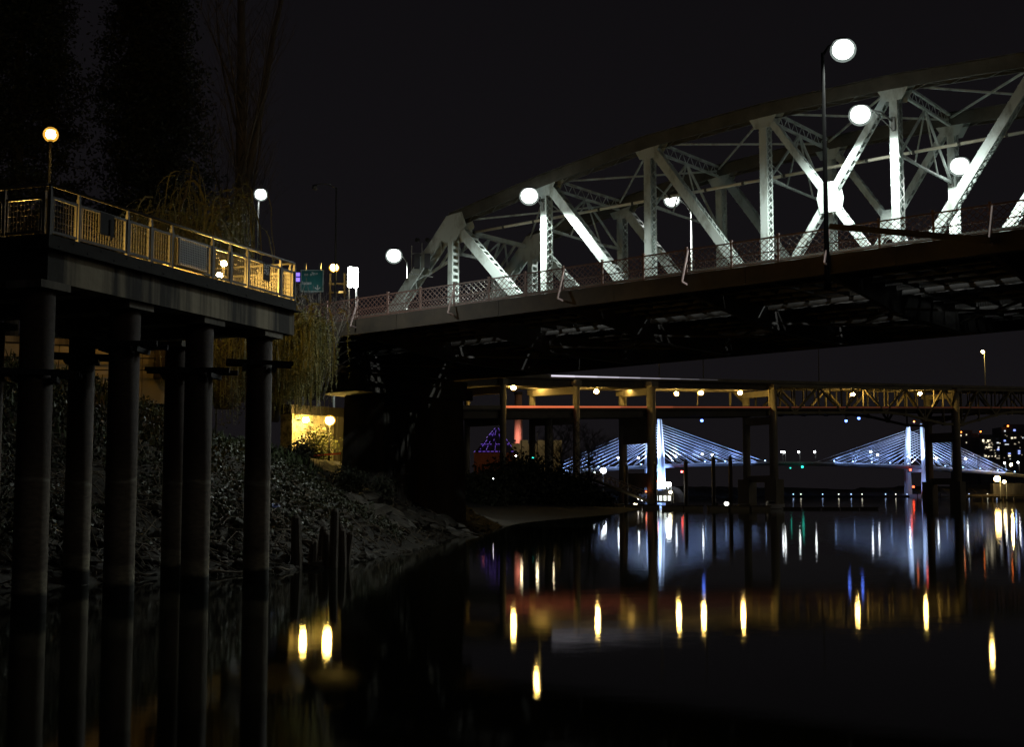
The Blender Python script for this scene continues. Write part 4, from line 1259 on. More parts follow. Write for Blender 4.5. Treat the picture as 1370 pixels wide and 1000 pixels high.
wx, wy = tree_at(222, 300, 62); willow(wx, wy, 8.4, 11.5, 3.8, 1300, 5.5, 'large weeping willow behind the platform below the conifers', 4)
wx, wy = tree_at(362, 470, 57); willow(wx, wy, 6.2, 6.4, 2.3, 1000, 3.3, 'weeping willow drooping between the platform end and the bridge', 9, True, (2.3, -1.5), mat('golden_willow_twig', (0.30, 0.29, 0.11), 0.7, 0, 0.3, 0.8), mat('pale_willow_leaf', (0.22, 0.24, 0.085), 0.7, 0, 0.3, 0.8))
wx, wy = tree_at(300, 560, 54); willow(wx, wy, 6.5, 4.5, 2.2, 330, 3.6, 'low willow hanging over the slope under the platform', 14, True, (0.5, -1.0))
def shrub(x, y, z0, rx, h, label, seed, n=2600, size=0.2, material=None, group=None, bare=False):
    r = random.Random(seed)
    g = thing('shrub', label, 'shrub', (x, y, z0), group)
    st = MB(); tips = []
    for k in range(16 if not bare else 30):
        a = r.uniform(0, 6.28); sp = r.uniform(0.1, 0.75)
        pts, _ = branch_tube(st, (x + r.gauss(0, .15), y + r.gauss(0, .15), z0 - .1), (math.cos(a) * sp * rx / h * 1.6, math.sin(a) * sp * rx / h * 1.6, 1), h * r.uniform(0.6, 0.98), 0.03 + 0.01 * h, 5, 0.12, 0, 0.25, 5, r)
        tips += pts[1:]
    if bare:
        for p0 in list(tips):
            for q in range(3): branch_tube(st, p0, (r.gauss(0, .6), r.gauss(0, .6), 0.7), h * r.uniform(0.15, 0.35), 0.012, 3, 0.15, 0, 0.4, 3, r)
    st.build('stems', M_BARK2, g)
    if n:
        tp = np.array([tuple(p) for p in tips])
        c = tp[RNG.integers(0, len(tp), n)] + RNG.normal(size=(n, 3)) * rx * 0.17
        c[:, 2] = np.maximum(c[:, 2], z0 + 0.05)
        quads('leaves', leaf_quads(c, size), material or M_BUSH, g)
wx, wy = tree_at(372, 340, 64); shrub(wx, wy, 8.4, 2.0, 3.9, 'feathery green shrub below the white street lamp', 31, 5200, 0.10, M_WILLOW)
wx, wy = tree_at(322, 335, 62); shrub(wx, wy, 8.4, 1.7, 3.4, 'rounded green shrub just left of the white street lamp pole', 32, 4200, 0.10, M_WILLOW)
wx, wy = tree_at(425, 360, 70); shrub(wx, wy, 7.6, 1.9, 5.4, 'leafless twiggy shrub in front of the teal road sign', 33, 0, 0.1, None, None, True)
wx, wy = tree_at(398, 360, 72); shrub(wx, wy, 8.0, 1.6, 5.6, 'leafless twiggy shrub between the platform end and the road sign', 34, 0, 0.1, None, None, True)
wx, wy = tree_at(402, 620, 80); shrub(wx, wy, gz(wx, wy), 1.1, 1.5, 'dark bush at the left end of the underpass wall', 35, 1800, 0.13)
wx, wy = tree_at(426, 612, 96); shrub(wx, wy, 4.7, 1.9, 2.6, 'leafy shrub against the lamp-lit abutment wall', 38, 2600, 0.12, M_WILLOW)
wx, wy = tree_at(470, 640, 78); shrub(wx, wy, gz(wx, wy), 1.6, 1.5, 'dark bush on the slope right of the underpass path', 36, 2200, 0.13)
wx, wy = tree_at(512, 650, 84); shrub(wx, wy, gz(wx, wy), 1.4, 1.3, 'dark bush against the near side of the pier', 37, 1800, 0.13)
for k, (u, v, Y, rx, h) in enumerate([(660, 660, 190, 7, 4.6), (705, 662, 205, 7, 6.0), (740, 664, 215, 6, 5.6), (640, 660, 175, 6, 3.6), (772, 664, 225, 5, 4.2), (684, 664, 240, 6, 8.0), (800, 667, 235, 4, 2.2)]):
    wx, wy = tree_at(u, v, Y)
    lab = ('low dark shrub below the violet-lit glass hall', 'dark shrub in front of the pale hall wall', 'dark shrub at the foot of the bare spreading tree', 'low dark shrub beside the river pier above the beach', 'dark shrub between the two bare trees', 'tall dark shrub hiding the foot of the chimney stack', 'small dark shrub at the gangway head')[k]
    shrub(wx, wy, gz(wx, wy) - 0.3, rx, h, lab, 50 + k, 6500, 0.42, None, 'thicket of dark shrubs behind the beach')
def bare_tree(x, y, z0, H, label, seed):
    r = random.Random(seed)
    g = thing('bare_tree', label, 'tree', (x, y, z0))
    tk = MB()
    pts, rad = branch_tube(tk, (x, y, z0 - .3), (0.02, 0, 1), H * 0.6, 0.28, 6, 0.05, 0, 0.5, 8, r)
    lv = list(zip(pts[2:], rad[2:]))
    for gen in range(3):
        nx = []
        for p0, r0 in lv:
            for q in range(3):
                a = r.uniform(0, 6.28)
                p2, r2 = branch_tube(tk, p0, (math.cos(a) * .8, math.sin(a) * .8, 0.7), H * (0.3, 0.18, 0.10)[gen], max(0.03, r0 * 0.5), 4, 0.16, 0.03, 0.4, 5, r)
                nx += [(p2[2], r2[2]), (p2[4], r2[4])]
        lv = nx if len(nx) < 160 else r.sample(nx, 160)
    tk.build('trunk', M_BARK2, g)
wx, wy = tree_at(752, 650, 230); bare_tree(wx, wy, 2, 15, 'bare spreading tree in front of the highway bridge', 71)
wx, wy = tree_at(786, 650, 236); bare_tree(wx, wy, 2, 13, 'slender bare tree above the gangway head', 72)

# ================================================================== WATERSIDE BITS
for k, (x, y, top, lean, rr) in enumerate([(397, 762, 690, -0.02, 0.20), (419, 760, 722, 0.01, 0.17), (430, 757, 705, 0.03, 0.17), (437, 759, 712, -0.01, 0.16), (446, 760, 681, 0.015, 0.17), (452, 755, 702, 0.04, 0.15), (458, 759, 707, -0.01, 0.17), (464, 757, 712, 0.05, 0.15)]):
    p = pz(x, y); t = px(x, top, p.y)
    pts = [(p.x, p.y, -1.5), (p.x, p.y, 0.2), (p.x + lean * 1.2, p.y, (t.z) * 0.6), (p.x + lean * 2.5, p.y, t.z - 0.1), (p.x + lean * 2.6, p.y, t.z)]
    o = MB().tube(pts, [rr, rr, rr * 0.93, rr * 0.85, rr * 0.45], 9).build('wooden_pile', M_WOOD)
    lab = {0: 'rotten wooden pile standing apart from the cluster of old piles', 4: 'tallest split wooden pile in the waterside cluster', 1: 'stubby wooden pile holding a pale plank'}.get(k, 'rotten wooden pile in the cluster at the water edge')
    tag(o, lab, 'pile', 'old wooden piles at the water edge')
a, b = px(406, 724, pz(406, 761).y), px(419, 727, pz(406, 761).y)
tag(MB().bar(a, b, 0.10, 0.24).build('plank', M_DRIFT), 'pale plank wedged between two old wooden piles', 'plank')
for k, (x0, y0, x1, y1, rr, lab) in enumerate([(278, 742, 330, 716, 0.05, 'thin pale branch stranded between two platform piles'), (180, 766, 205, 756, 0.06, 'short driftwood limb at the waterline between platform piles'),
        (366, 640, 398, 690, 0.05, 'long thin branch lying down the slope right of the last pile'), (508, 640, 560, 676, 0.13, 'grey drift log lying among the pale slabs'), (545, 668, 604, 694, 0.12, 'split drift log pointing at the pier foot'), (372, 770, 392, 765, 0.05, 'wet stick floating beside the last platform pile'), (0, 742, 30, 738, 0.06, 'driftwood branch left of the first platform pile')]):
    Y0 = pz(x0, max(y0, 745)).y if y0 > 700 else 56 + k * 3
    Y0 = {0: 43, 1: 41, 2: 52, 3: 74, 4: 80, 5: 44.5, 6: 42}[k]
    a, b = px(x0, y0, Y0), px(x1, y1, Y0 + 0.8)
    for q in (a, b): q.z = max(gz(q.x, q.y), 0.0) + rr + 0.05
    mid = (a + b) / 2 + Vector((0, 0, 0.15 + gz((a.x + b.x) / 2, (a.y + b.y) / 2) * 0))
    mid.z = max((a.z + b.z) / 2, gz(mid.x, mid.y) + rr + 0.04)
    tag(MB().tube([a, (a + mid) / 2 + Vector((0, 0, .06)), mid, (b + mid) / 2 - Vector((0, 0, .02)), b], [rr, rr * .95, rr * .85, rr * .6, rr * .35], 7).build('driftwood', M_DRIFT, None, True), lab, 'driftwood')
for k, (x, y, Y, s, m_, lab) in enumerate([(368, 641, 54, 0.30, mat('blue_plastic', (0.07, 0.10, 0.30), 0.4, 0, 0.3, 3.0), 'crumpled blue plastic bag on the slope'), (365, 632, 54.6, 0.28, M_WHITE, 'crumpled white bag above the blue one'), (413, 671, 62, 0.30, M_DRIFT, 'round pale litter lump on the dark slope')]):
    p = px(x, y, Y); r = random.Random(k)
    mb = MB().ball((0, 0, 0), 1, 0.6, 9, 6)
    z0 = gz(p.x, p.y)
    mb.v = [(p.x + v[0] * s * r.uniform(.6, 1.2), p.y + v[1] * s * r.uniform(.6, 1.2), z0 + 0.22 + v[2] * s * r.uniform(.7, 1.3)) for v in mb.v]
    tag(mb.build('litter_bag', m_), lab, 'litter')

# ================================================================== DOUBLE-DECK HIGHWAY BRIDGE
MO = px(740, 540, 298.0); MO.z = 0
md = Vector((0.713, 0.701, 0)).normalized(); mc = Vector((-md.y, md.x, 0))
def LB(t): return 21.4 + 0.0442 * t                # level of the lower roadway
UD = 6.9                                           # upper roadway above it
def MP(t, w, z): return MO + md * t + mc * w + UP * z
def MR(t, w, dz): return MP(t, w, LB(t) + dz)
def m_t(x, w=0.0, y=540):
    r = ray(x, y); u = r.x / r.y
    ox, oy = MO.x + mc.x * w, MO.y + mc.y * w
    return (u * oy - ox) / (md.x - u * md.y)
hw = thing('highway_bridge', 'double-deck highway bridge with lamp-lit bents and steel trusses across the river', 'bridge', tuple(MP(40, 6, 0)))
M_HCON = mat('highway_concrete', (0.30, 0.265, 0.185), 0.9, 0, 0.3, 0.12, 0.05)
M_HGIR = mat('highway_girder', (0.10, 0.085, 0.055), 0.7, 0, 0.3, 0.15)
M_HTRU = mat('highway_truss_steel', (0.30, 0.255, 0.14), 0.65, 0, 0.3, 0.2)
HW = 13.0
def mbox(t0, t1, w0, w1, z0, z1, name, material, parent=None):
    ps = [MR(t, w, z) for t in (t0, t1) for w in (w0, w1) for z in (z0, z1)]
    return MB().add(ps, [(0, 1, 3, 2), (4, 6, 7, 5), (0, 4, 5, 1), (2, 3, 7, 6), (0, 2, 6, 4), (1, 5, 7, 3)]).build(name, material, parent or hw)
T0, T1 = m_t(500), m_t(1450)
TT = m_t(1030)                                     # where the truss spans begin
mbox(T0, T1, 0, HW, UD - 0.3, UD, 'upper_deck', M_HGIR)
mbox(T0, T1, 0.02, HW - 0.02, -0.3, 0, 'lower_deck', M_HGIR)
for zz in (UD, 0):
    for w in (0.0, HW - 0.3):
        k = T0
        while k < T1 - 1:
            k2 = min(k + 18, T1); mbox(k + 0.03, k2 - 0.03, w + 0.01, w + 0.29, zz + 0.004, zz + 0.7, 'parapet', M_HCON); k = k2
for w in (0.6, 3.3, 6.0, 8.7, 11.6):
    mbox(T0, TT, w, w + 0.5, UD - 1.9, UD - 0.304, 'girder', M_HGIR)
    mbox(T0, TT, w + 0.02, w + 0.48, -2.0, -0.304, 'girder', M_HGIR)
    mbox(TT, T1, w + 0.1, w + 0.4, UD - 1.0, UD - 0.304, 'girder', M_HGIR)
    mbox(TT, T1, w + 0.12, w + 0.38, -1.0, -0.304, 'girder', M_HGIR)
k = T0 + 2
while k < T1:
    mbox(k, k + 0.35, 0.55, HW - 0.5, UD - (1.4 if k < TT else 0.9), UD - 0.31, 'floor_beam', M_HGIR)
    k += 5.5
def bent(xn, xf, wn, zb_n, rn=1.15, wf=11.0, low_wall=None):
    # near column at photo column xn (offset wn across), far column at xf
    tn, tf = m_t(xn, wn), m_t(xf, wf)
    for (t, w, rr, dz) in ((tn, wn, rn, UD - 0.35), (tf, wf, rn * 0.92, UD - 2.0)):
        c = MP(t, w, 0); zt = LB(t) + dz
        col = MB().tube([(c.x, c.y, zb_n), (c.x, c.y, 6), (c.x, c.y, zt)], [rr * 1.05, rr, rr * 0.95], 14).build('column', M_HCON, hw, True)
        MB().box((c.x, c.y, zt - 0.7), (rr * 2.3, rr * 2.3, 1.2), (md, mc, UP)).build('column_head', M_HCON, col)
    MB().bar(MR(tn, wn, UD - 2.8), MR(tf, wf, UD - 2.8), 1.6, 1.6).build('bent_cap', M_HCON, hw)
    MB().bar(MR(tn, wn, -2.8), MR(tf, wf, -2.8), 1.4, 1.5).build('lower_cap', M_HCON, hw)
    for z0, z1 in (low_wall or []):
        a, b = MP(tn, wn, (z0 + z1) / 2), MP(tf, wf, (z0 + z1) / 2)
        MB().bar(a, b, z1 - z0, 0.9).build('bracing_wall', M_HCON, hw)
bent(673, 625, 0.0, 0.5, rn=0.70)
bent(771, 712, -0.1, 0.5, rn=0.80)
mk = MP(m_t(734, 6), 6, 0)
MB().tube([(mk.x, mk.y, 0), (mk.x, mk.y, LB(0) - 2.0)], 0.9, 12).build('column', M_HCON, hw, True)
bent(871, 833, -0.6, -2, rn=1.12, low_wall=[(14.6, 20.6), (4.0, 7.5)])
bent(1034, 998, -0.2, -2, rn=1.15, low_wall=[(21.0, 23.0), (5.6, 7.4)])
bent(1278, 1241, -0.2, -2, rn=1.35, low_wall=[(19.0, 22.0), (5.5, 7.5)])
for x, w in ((1034, -0.2), (998, 11.0), (1278, -0.2), (1241, 11.0)):
    t = m_t(x, w); c = MP(t, w, 2.2)
    MB().box(c, (3.6, 3.6, 8.4), (md, mc, UP)).build('pier_footing', M_HCON, hw)
# trusses
def haunch(t):
    return 4.6 * max(0.0, 1 - abs(t - m_t(1277)) / 36.0)
NP = 17
for w in (0.15, HW - 0.15):
    ts = [TT + (T1 - TT) * k / NP for k in range(NP + 1)]
    tops = [MR(t, w, UD - 0.7) for t in ts]
    bots = [MR(t, w, -1.1 - haunch(t)) for t in ts]
    for k in range(NP):
        MB().bar(tops[k], tops[k + 1], 0.75, 0.6).build('top_chord', M_HTRU, hw)
        MB().bar(bots[k], bots[k + 1], 0.70, 0.6).build('bottom_chord', M_HTRU, hw)
        a, b = (tops[k], bots[k + 1]) if k % 2 == 0 else (bots[k], tops[k + 1])
        MB().bar(a, b, 0.58, 0.5).build('truss_diagonal', M_HTRU, hw)
        mid = (tops[k] + tops[k + 1]) / 2; lo = (a + b) / 2
        MB().bar(mid, lo, 0.26, 0.3, md).build('sub_post', M_HTRU, hw)
    for k in range(NP + 1):
        MB().bar(tops[k], bots[k], 0.42, 0.4, md).build('truss_post', M_HTRU, hw)
        MB().box(bots[k], (1.5, 0.66, 1.1), (md, mc, UP)).build('node_plate', M_HTRU, hw)
# lamps on the highway bridge
HL = 0.52
for k, (x, y, lab) in enumerate([(687, 519, 'yellow lamp under the upper deck above the beach thicket'), (798, 524, 'yellow lamp under the upper deck between two concrete bents'), (905, 527, 'yellow lamp next right of the tall bent column under the upper deck'),
        (938, 526, 'yellow lamp on a stem above the lower deck, beside its twin'), (990, 526, 'yellow lamp just before the truss span begins'), (1141, 528, 'brightest yellow lamp inside the highway truss'), (1231, 527, 'yellow lamp inside the highway truss over the white stay-cable tower')]):
    w = 3.0
    t = m_t(x, w); h = px(x, y, MP(t, w, 0).y)
    g = thing('highway_lamp', lab, 'street lamp', (h.x, h.y, LB(t)))
    if k in (3, 5, 6):
        MB().tube([(h.x - 0.9, h.y, LB(t)), (h.x - 0.9, h.y, h.z + 0.2), (h.x, h.y, h.z + 0.5)], 0.13, 8).build('pole', M_HCON, g, True)
    else:
        MB().tube([(h.x, h.y, h.z + 0.35), (h.x, h.y, LB(t) + UD - 0.3)], 0.10, 8).build('stem', M_HCON, g)
    lamp_head(g, h, md, LAMP_Y, HL)
for k, (x, y, w) in enumerate([(709, 519.5, 10.4), (829, 522, 9.8)]):
    t = m_t(x, w); h = px(x, y + 2.5, MP(t, w, 0).y - 0.0)
    h = MR(t, w - 2.6, UD - 1.6)
    g = thing('cap_lamp', ('small warm lamp lighting the bent cap above the beach', 'small warm lamp lighting the bent cap at the tall columns')[k], 'lamp', tuple(h))
    MB().ball(h, 0.22, 0.8, 10, 6).build('lens', LAMP_Y, g, True)
    MB().tube([h + UP * 0.14, h + UP * 0.3], [0.2, 0.1], 8).tube([h + UP * 0.25, h + UP * 1.6], 0.05, 6).build('housing', M_HCON, g)
for k, (x, y, lab, lit) in enumerate([(1315, 471, 'yellow street lamp on a pole above the upper highway deck', 1), (717, 443, 'yellow street lamp on the upper highway deck behind the truss bridge', 1), (937, 440, 'unlit pole on the upper highway deck left of the truss span', 0), (878, 446, 'unlit pole on the upper highway deck over the tall bent', 0), (1092, 455, 'unlit thin pole on the upper deck over the truss', 0)]):
    w = 0.4 if x != 878 else 0.5
    t = m_t(x, w, y); h = px(x, y, MP(t, w, 0).y)
    bpos = MR(t, w, UD + 0.1) + md * 1.0
    if lit: street_lamp('highway_street_lamp', lab, bpos, (bpos.x, bpos.y, h.z + 0.1), h, LAMP_Y, 0.50, 0.14)
    else:
        o = MB().tube([bpos, (bpos.x, bpos.y, h.z)], [0.16, 0.08], 8).tube([(bpos.x, bpos.y, h.z - .1), (bpos.x - 1.6, bpos.y, h.z + 0.2)], 0.06, 6).build('lamp_pole', M_HCON); tag(o, lab, 'lamp pole')
# vehicle light trails as glowing strips added on parapets, white above, red below
a_, b_ = m_t(737), m_t(960)
def mstrip(t0, t1, w, dz, hh, tk, name, material, parent):
    return mbox(t0, t1, w - tk / 2, w + tk / 2, dz - hh / 2, dz + hh / 2, name, material, parent)
g = thing('light_trail_strip', 'thin white vehicle light trail shaped as a strip along the upper deck parapet', 'light trail', tuple(MR(a_, -0.06, UD + 0.4)))
mstrip(a_, b_, -0.06, UD + 0.42, 0.30, 0.10, 'housing', M_HCON, g)  # backing bar added behind the light trail
n = 8
for k in range(n):
    mstrip(a_ + (b_ - a_) * k / n, a_ + (b_ - a_) * (k + 1) / n, -0.16, UD + 0.42, 0.36 * (1 - 0.8 * k / n), 0.06, 'lens', emis('trail_glow_white_' + str(k), (0.90, 0.85, 1.0), 0.95 * (1 - k / 8.6) ** 1.6), g)
rt = [m_t(x) for x in (672, 720, 770, 830, 900, 1030, 1200, 1400)]
g = thing('light_trail_strip', 'thin red vehicle light trail shaped as a strip along the lower deck parapet', 'light trail', tuple(MR(rt[0], -0.06, 0.4)))
for k in range(7):
    mstrip(rt[k], rt[k + 1], -0.05, 0.40, (0.42, 0.40, 0.36, 0.30, 0.22, 0.14, 0.10)[k], 0.08, 'lens', emis('trail_glow_red_' + str(k), (1.0, 0.20, 0.07), (0.9, 0.8, 0.55, 0.32, 0.24, 0.14, 0.10)[k]), g)
# markers
def marker(x, y, Y, lens, r, lab, stem=0.6, up=True):
    h = px(x, y, Y)
    g = thing('marker_light', lab, 'marker light', tuple(h))
    MB().ball(h, r, 1.0, 8, 6).build('lens', lens, g, True)
    MB().tube([h + UP * (r * 0.8 if up else -r * 0.8), h + UP * (stem + r if up else -stem - r)], r * 0.35, 6).tube([h + UP * (r * 0.7 if up else -r * .7), h + UP * (r * 1.1 if up else -r * 1.1)], r * 0.8, 8).build('bracket', M_DARK, g)
marker(939, 563, MP(m_t(939), 1, 0).y, LAMP_BLU, 0.38, 'single blue light hanging under the lower highway deck', 0.7)
marker(1132, 563.5, MP(m_t(1132), 1, 0).y, LAMP_BLU, 0.40, 'lower of two blue lights under the highway truss', 1.8)
marker(1149, 560, MP(m_t(1149), 1, 0).y, LAMP_BLU, 0.42, 'upper of two blue lights under the highway truss', 1.2)
marker(1037, 635.5, MP(m_t(1037), -2, 0).y, LAMP_ORA, 0.34, 'orange marker on the highway pier beside the truss start', 0.2, False)
marker(1284, 633, MP(m_t(1284), -2, 0).y, LAMP_ORA, 0.34, 'orange marker on the highway pier under the truss haunch', 0.2, False)
marker(879, 644.5, MP(m_t(879), -2, 0).y, LAMP_ORA, 0.34, 'orange marker on the tall bent column', 0.2, False)
marker(864.5, 658, MP(m_t(864), -2, 0).y, LAMP_ORA, 0.22, 'small orange marker low beside the tall bent column', 0.2, False)

# ================================================================== CABLE-STAYED BRIDGE
T1B = px(876, 640, 912.0); T2B = px(1226, 640, 985.0); T1B.z = T2B.z = 0
td = (T2B - T1B); SPAN = td.length; td.normalize(); tc_ = Vector((-td.y, td.x, 0))
def TP(t, w, z): return T1B + td * t + tc_ * w + UP * z
def tz(t): return 23.9 - 0.00021 * (t - 112) ** 2
cs = thing('cable_stayed_bridge', 'white cable-stayed bridge glowing blue-white far down the river', 'bridge', tuple(TP(SPAN / 2, 0, 0)))
M_CABLE = mat('white_stay_cable', (0.75, 0.77, 0.80), 0.5, 0, 0.05, 0.2)
k = -330.0
while k < 420:
    k2 = k + 15
    ps = []
    for t in (k, k2):
        for w in (-7.9, 7.9):
            for z in (-1.5, -0.1): ps.append(TP(t, w * (0.8 if z < -1 else 1), tz(t) + z))
    MB().add(ps, [(0, 1, 3, 2), (4, 6, 7, 5), (0, 4, 5, 1), (2, 3, 7, 6), (0, 2, 6, 4), (1, 5, 7, 3)]).build('deck_segment', mat('far_deck_concrete', (0.30, 0.31, 0.33), 0.8, 0, 0.15, 0.05), cs)
    MB().bar(TP(k, -7.8, tz(k) + 0.9), TP(k2, -7.8, tz(k2) + 0.9), 0.18, 0.12).bar(TP(k, -7.8, tz(k) + 0.35), TP(k2, -7.8, tz(k2) + 0.35), 0.7, 0.06).build('deck_railing', M_WHITE, cs)
    k = k2
for tw, nm in ((0.0, 'first'), (SPAN, 'second')):
    for sg in (-1, 1):
        pts = [TP(tw, sg * 9.8, -3), TP(tw, sg * 10.2, tz(tw) - 1), TP(tw, sg * 9.8, tz(tw) + 6), TP(tw, sg * 8.0, 52.3)]
        wd = [2.6, 2.1, 1.9, 1.35]
        vs, fs = [], []
        for p_, w_ in zip(pts, wd):
            for i, j in ((-1, -0.55), (-0.5, -1), (0.5, -1), (1, -0.55), (1, 0.55), (0.5, 1), (-0.5, 1), (-1, 0.55)):
                vs.append(p_ + td * (i * w_) + tc_ * (j * w_))
        for a in range(3):
            for b in range(8): fs.append((a * 8 + b, a * 8 + (b + 1) % 8, a * 8 + 8 + (b + 1) % 8, a * 8 + 8 + b))
        fs.append(tuple(range(24, 32))); fs.append(tuple(range(7, -1, -1)))
        MB().add(vs, fs).build('tower_leg', M_TILI, cs)
    MB().box(TP(tw, 0, tz(tw) - 2.6), (3.0, 19.5, 2.0), (td, tc_, UP)).build('tower_crossbeam', M_TILI, cs)
    for sg in (-1, 1): MB().box(TP(tw, sg * 8.0, 52.9), (1.9, 1.9, 1.2), (td, tc_, UP)).build('tower_head', M_TILI, cs)
    MB().box(TP(tw, 0, 0.6), (12, 26, 3.2), (td, tc_, UP)).build('tower_footing', M_TILI, cs)
    for sgn in (-1, 1):
        for k in range(11):
            t_a = 13 + k * 7.1
            z_a = 33 + 16.5 * k / 10
            for sg in (-1, 1):
                f_ = (z_a - tz(tw) - 6) / (52.3 - tz(tw) - 6)
                w_t = 9.8 + (8.0 - 9.8) * max(0, f_)
                p0 = TP(tw + sgn * t_a, sg * 7.6, tz(tw + sgn * t_a) + 0.1); p1 = TP(tw, sg * w_t, z_a)
                MB().tube([p0, p1], 0.125, 6).build('stay_cable', M_CABLE, cs, True)
# floodlights for towers and cables
ICE = (0.29, 0.46, 1.0)
for ti, tw in enumerate((0.0, SPAN)):
    for sgn in (-1, 1):
        g = thing('tower_flood_lamp', 'blue-white floodlight on the deck aimed up at a stay-cable tower', 'flood lamp', tuple(TP(tw + sgn * 7, -3, tz(tw))), 'floodlights at the stay-cable towers')
        MB().box(TP(tw + sgn * 7, -3, tz(tw) + 0.4), (0.6, 0.6, 0.6), (td, tc_, UP)).tube([TP(tw + sgn * 7, -3, tz(tw) - 0.1), TP(tw + sgn * 7, -3, tz(tw) + 0.2)], 0.15, 6).build('housing', M_DARK, g)
        light('flood_beam', 'SPOT', TP(tw + sgn * 12, -13.0, tz(tw) + 1.0), (230000 if ti == 0 else 130000), (0.52, 0.68, 1.0), g, TP(tw, -3, tz(tw) + 20) - TP(tw + sgn * 12, -13, tz(tw) + 1), 75, 0.9, 0.6)
        g = thing('tower_flood_lamp', 'blue-white floodlight below the deck aimed at the foot of a stay-cable tower', 'flood lamp', tuple(TP(tw + sgn * 10, -14, 2.0)), 'floodlights at the tower feet')
        MB().box(TP(tw + sgn * 10, -14, 2.4), (0.7, 0.7, 0.7), (td, tc_, UP)).build('housing', M_DARK, g)
        MB().tube([TP(tw + sgn * 10, -14, -1), TP(tw + sgn * 10, -14, 2.2)], 0.3, 8).build('stand', M_DARK, g)
        light('flood_beam', 'SPOT', TP(tw + sgn * 10, -15, 3.2), 130000 if ti == 0 else 8000, ICE, g, TP(tw, -8, 14) - TP(tw + sgn * 10, -15, 3), 80, 0.9, 0.6)
        for k in range(5):
            t = tw + sgn * (16 + k * 15.5)
            c = TP(t, -12.6, tz(t) + 0.9)
            g = thing('cable_flood_lamp', 'small blue-white floodlight at the foot of a stay cable', 'flood lamp', tuple(c), 'cable floodlights along the deck')
            MB().box(c, (0.7, 0.5, 0.6), (td, tc_, UP)).build('housing', M_DARK, g)
            MB().ball(c + UP * 0.7, 0.48, 0.8, 8, 6).build('lens', LAMP_ICE, g, True)
            light('flood_beam', 'SPOT', c + UP * 1.4, 30000 * (1.0 - 0.05 * k), ICE, g, TP(tw, -2, 50) - c + UP * 10, 130, 1.0, 0.6)
for k, (x, y) in enumerate([(827, 613), (854, 613), (904, 611), (939.5, 608), (953, 609), (1046, 605), (1049, 605.5), (1068.5, 605), (1090, 605), (1165, 605), (1174, 609), (1215, 611), (1253, 613), (1292, 614), (1344, 620), (1362, 619)]):
    r = ray(x, y); u = r.x / r.y
    w = -8.0
    ox, oy = T1B.x + tc_.x * w, T1B.y + tc_.y * w
    t = (u * oy - ox) / (td.x - u * td.y)
    h = px(x, y, oy + td.y * t)
    street_lamp('deck_street_lamp', 'white street lamp on the deck of the cable-stayed bridge', (h.x + 0.8, h.y, tz(t)), (h.x + 0.8, h.y, h.z - 0.2), h, LAMP_W2, 0.62, 0.16, 'street lamps along the cable-stayed bridge')
def t_at(x, y):
    r = ray(x, y); u = r.x / r.y
    t = (u * T1B.y - T1B.x) / (td.x - u * td.y); return T1B.y + td.y * t - 12
marker(912.5, 631.5, t_at(912, 632), LAMP_RED, 0.85, 'red marker under the cable-stayed deck right of its first tower', 0.5)
marker(1218, 629, t_at(1218, 629), LAMP_RED, 0.85, 'red marker under the deck at the second stay-cable tower', 0.5)
marker(1222, 652, t_at(1222, 652), LAMP_RED, 0.85, 'red marker low on the foot of the second stay-cable tower', 0.5, False)
marker(1235.5, 563.5, T2B.y - 3, LAMP_RED, 0.80, 'right red beacon on top of the second stay-cable tower', 3.0, False)
marker(1223, 564.5, T2B.y - 3, LAMP_ORA, 0.6, 'left orange beacon on top of the second stay-cable tower', 3.0, False)
marker(1073.5, 625, t_at(1073, 625), LAMP_GRN, 0.9, 'green channel light under the middle of the cable-stayed span', 0.6)
marker(1057.5, 626.5, t_at(1057, 626), LAMP_GRN, 0.5, 'small green light beside the channel light', 0.6)
h = px(807, 630, 880)
g = thing('flood_mast', 'dazzling white floodlight on a mast at the landing of the cable-stayed bridge', 'flood lamp', (h.x, h.y, 3))
MB().tube([(h.x, h.y, 0), (h.x, h.y, h.z - 1.5)], 0.3, 8).build('mast', M_POLE, g)
MB().ball(h, 2.0, 0.9, 12, 8).build('lens', emis('mast_flood_lens', (0.85, 0.92, 1.0), 25.0), g, True)
MB().box(h + Vector((0, 2.6, 0)), (3.2, 1.0, 3.0)).build('housing', M_DARK, g)
marker(795, 633, 870, LAMP_W2, 0.8, 'small white light beside the dazzling floodlight mast', 0.5)

# ================================================================== DOCK, GANGWAY AND BOATS
def gangway():
    a, b = px(776, 633, 262), px(876, 672, 272)
    g = thing('gangway', 'sloping truss gangway leading from the bank down to the floating dock', 'gangway', tuple(b))
    dv = b - a; n = 15
    side = Vector((-dv.y, dv.x, 0)).normalized() * 1.0
    MB().add([a, b, b + side * 2, a + side * 2, a - UP * .2, b - UP * .2, b + side * 2 - UP * .2, a + side * 2 - UP * .2], [(0, 1, 2, 3), (4, 7, 6, 5), (0, 4, 5, 1), (2, 6, 7, 3), (0, 3, 7, 4), (1, 5, 6, 2)]).build('walkway', M_HCON, g)
    M_G = mat('gangway_rail', (0.28, 0.21, 0.15), 0.6, 0, 0.2, 1.0)
    for sd in (0, 2):
        o = side * sd
        MB().bar(a + o + UP * 1.5, b + o + UP * 1.5, 0.14, 0.12).build('handrail', M_G, g)
        for k in range(n + 1):
            p = a + dv * k / n + o
            MB().bar(p, p + UP * 1.45, 0.09, 0.09, Vector((1, 0, 0))).build('post', M_G, g)
            if k < n:
                q = a + dv * (k + 1) / n + o
                MB().bar(p + UP * (0.1 if k % 2 else 1.4), q + UP * (1.4 if k % 2 else 0.1), 0.08, 0.07).build('brace', M_G, g)
gangway()
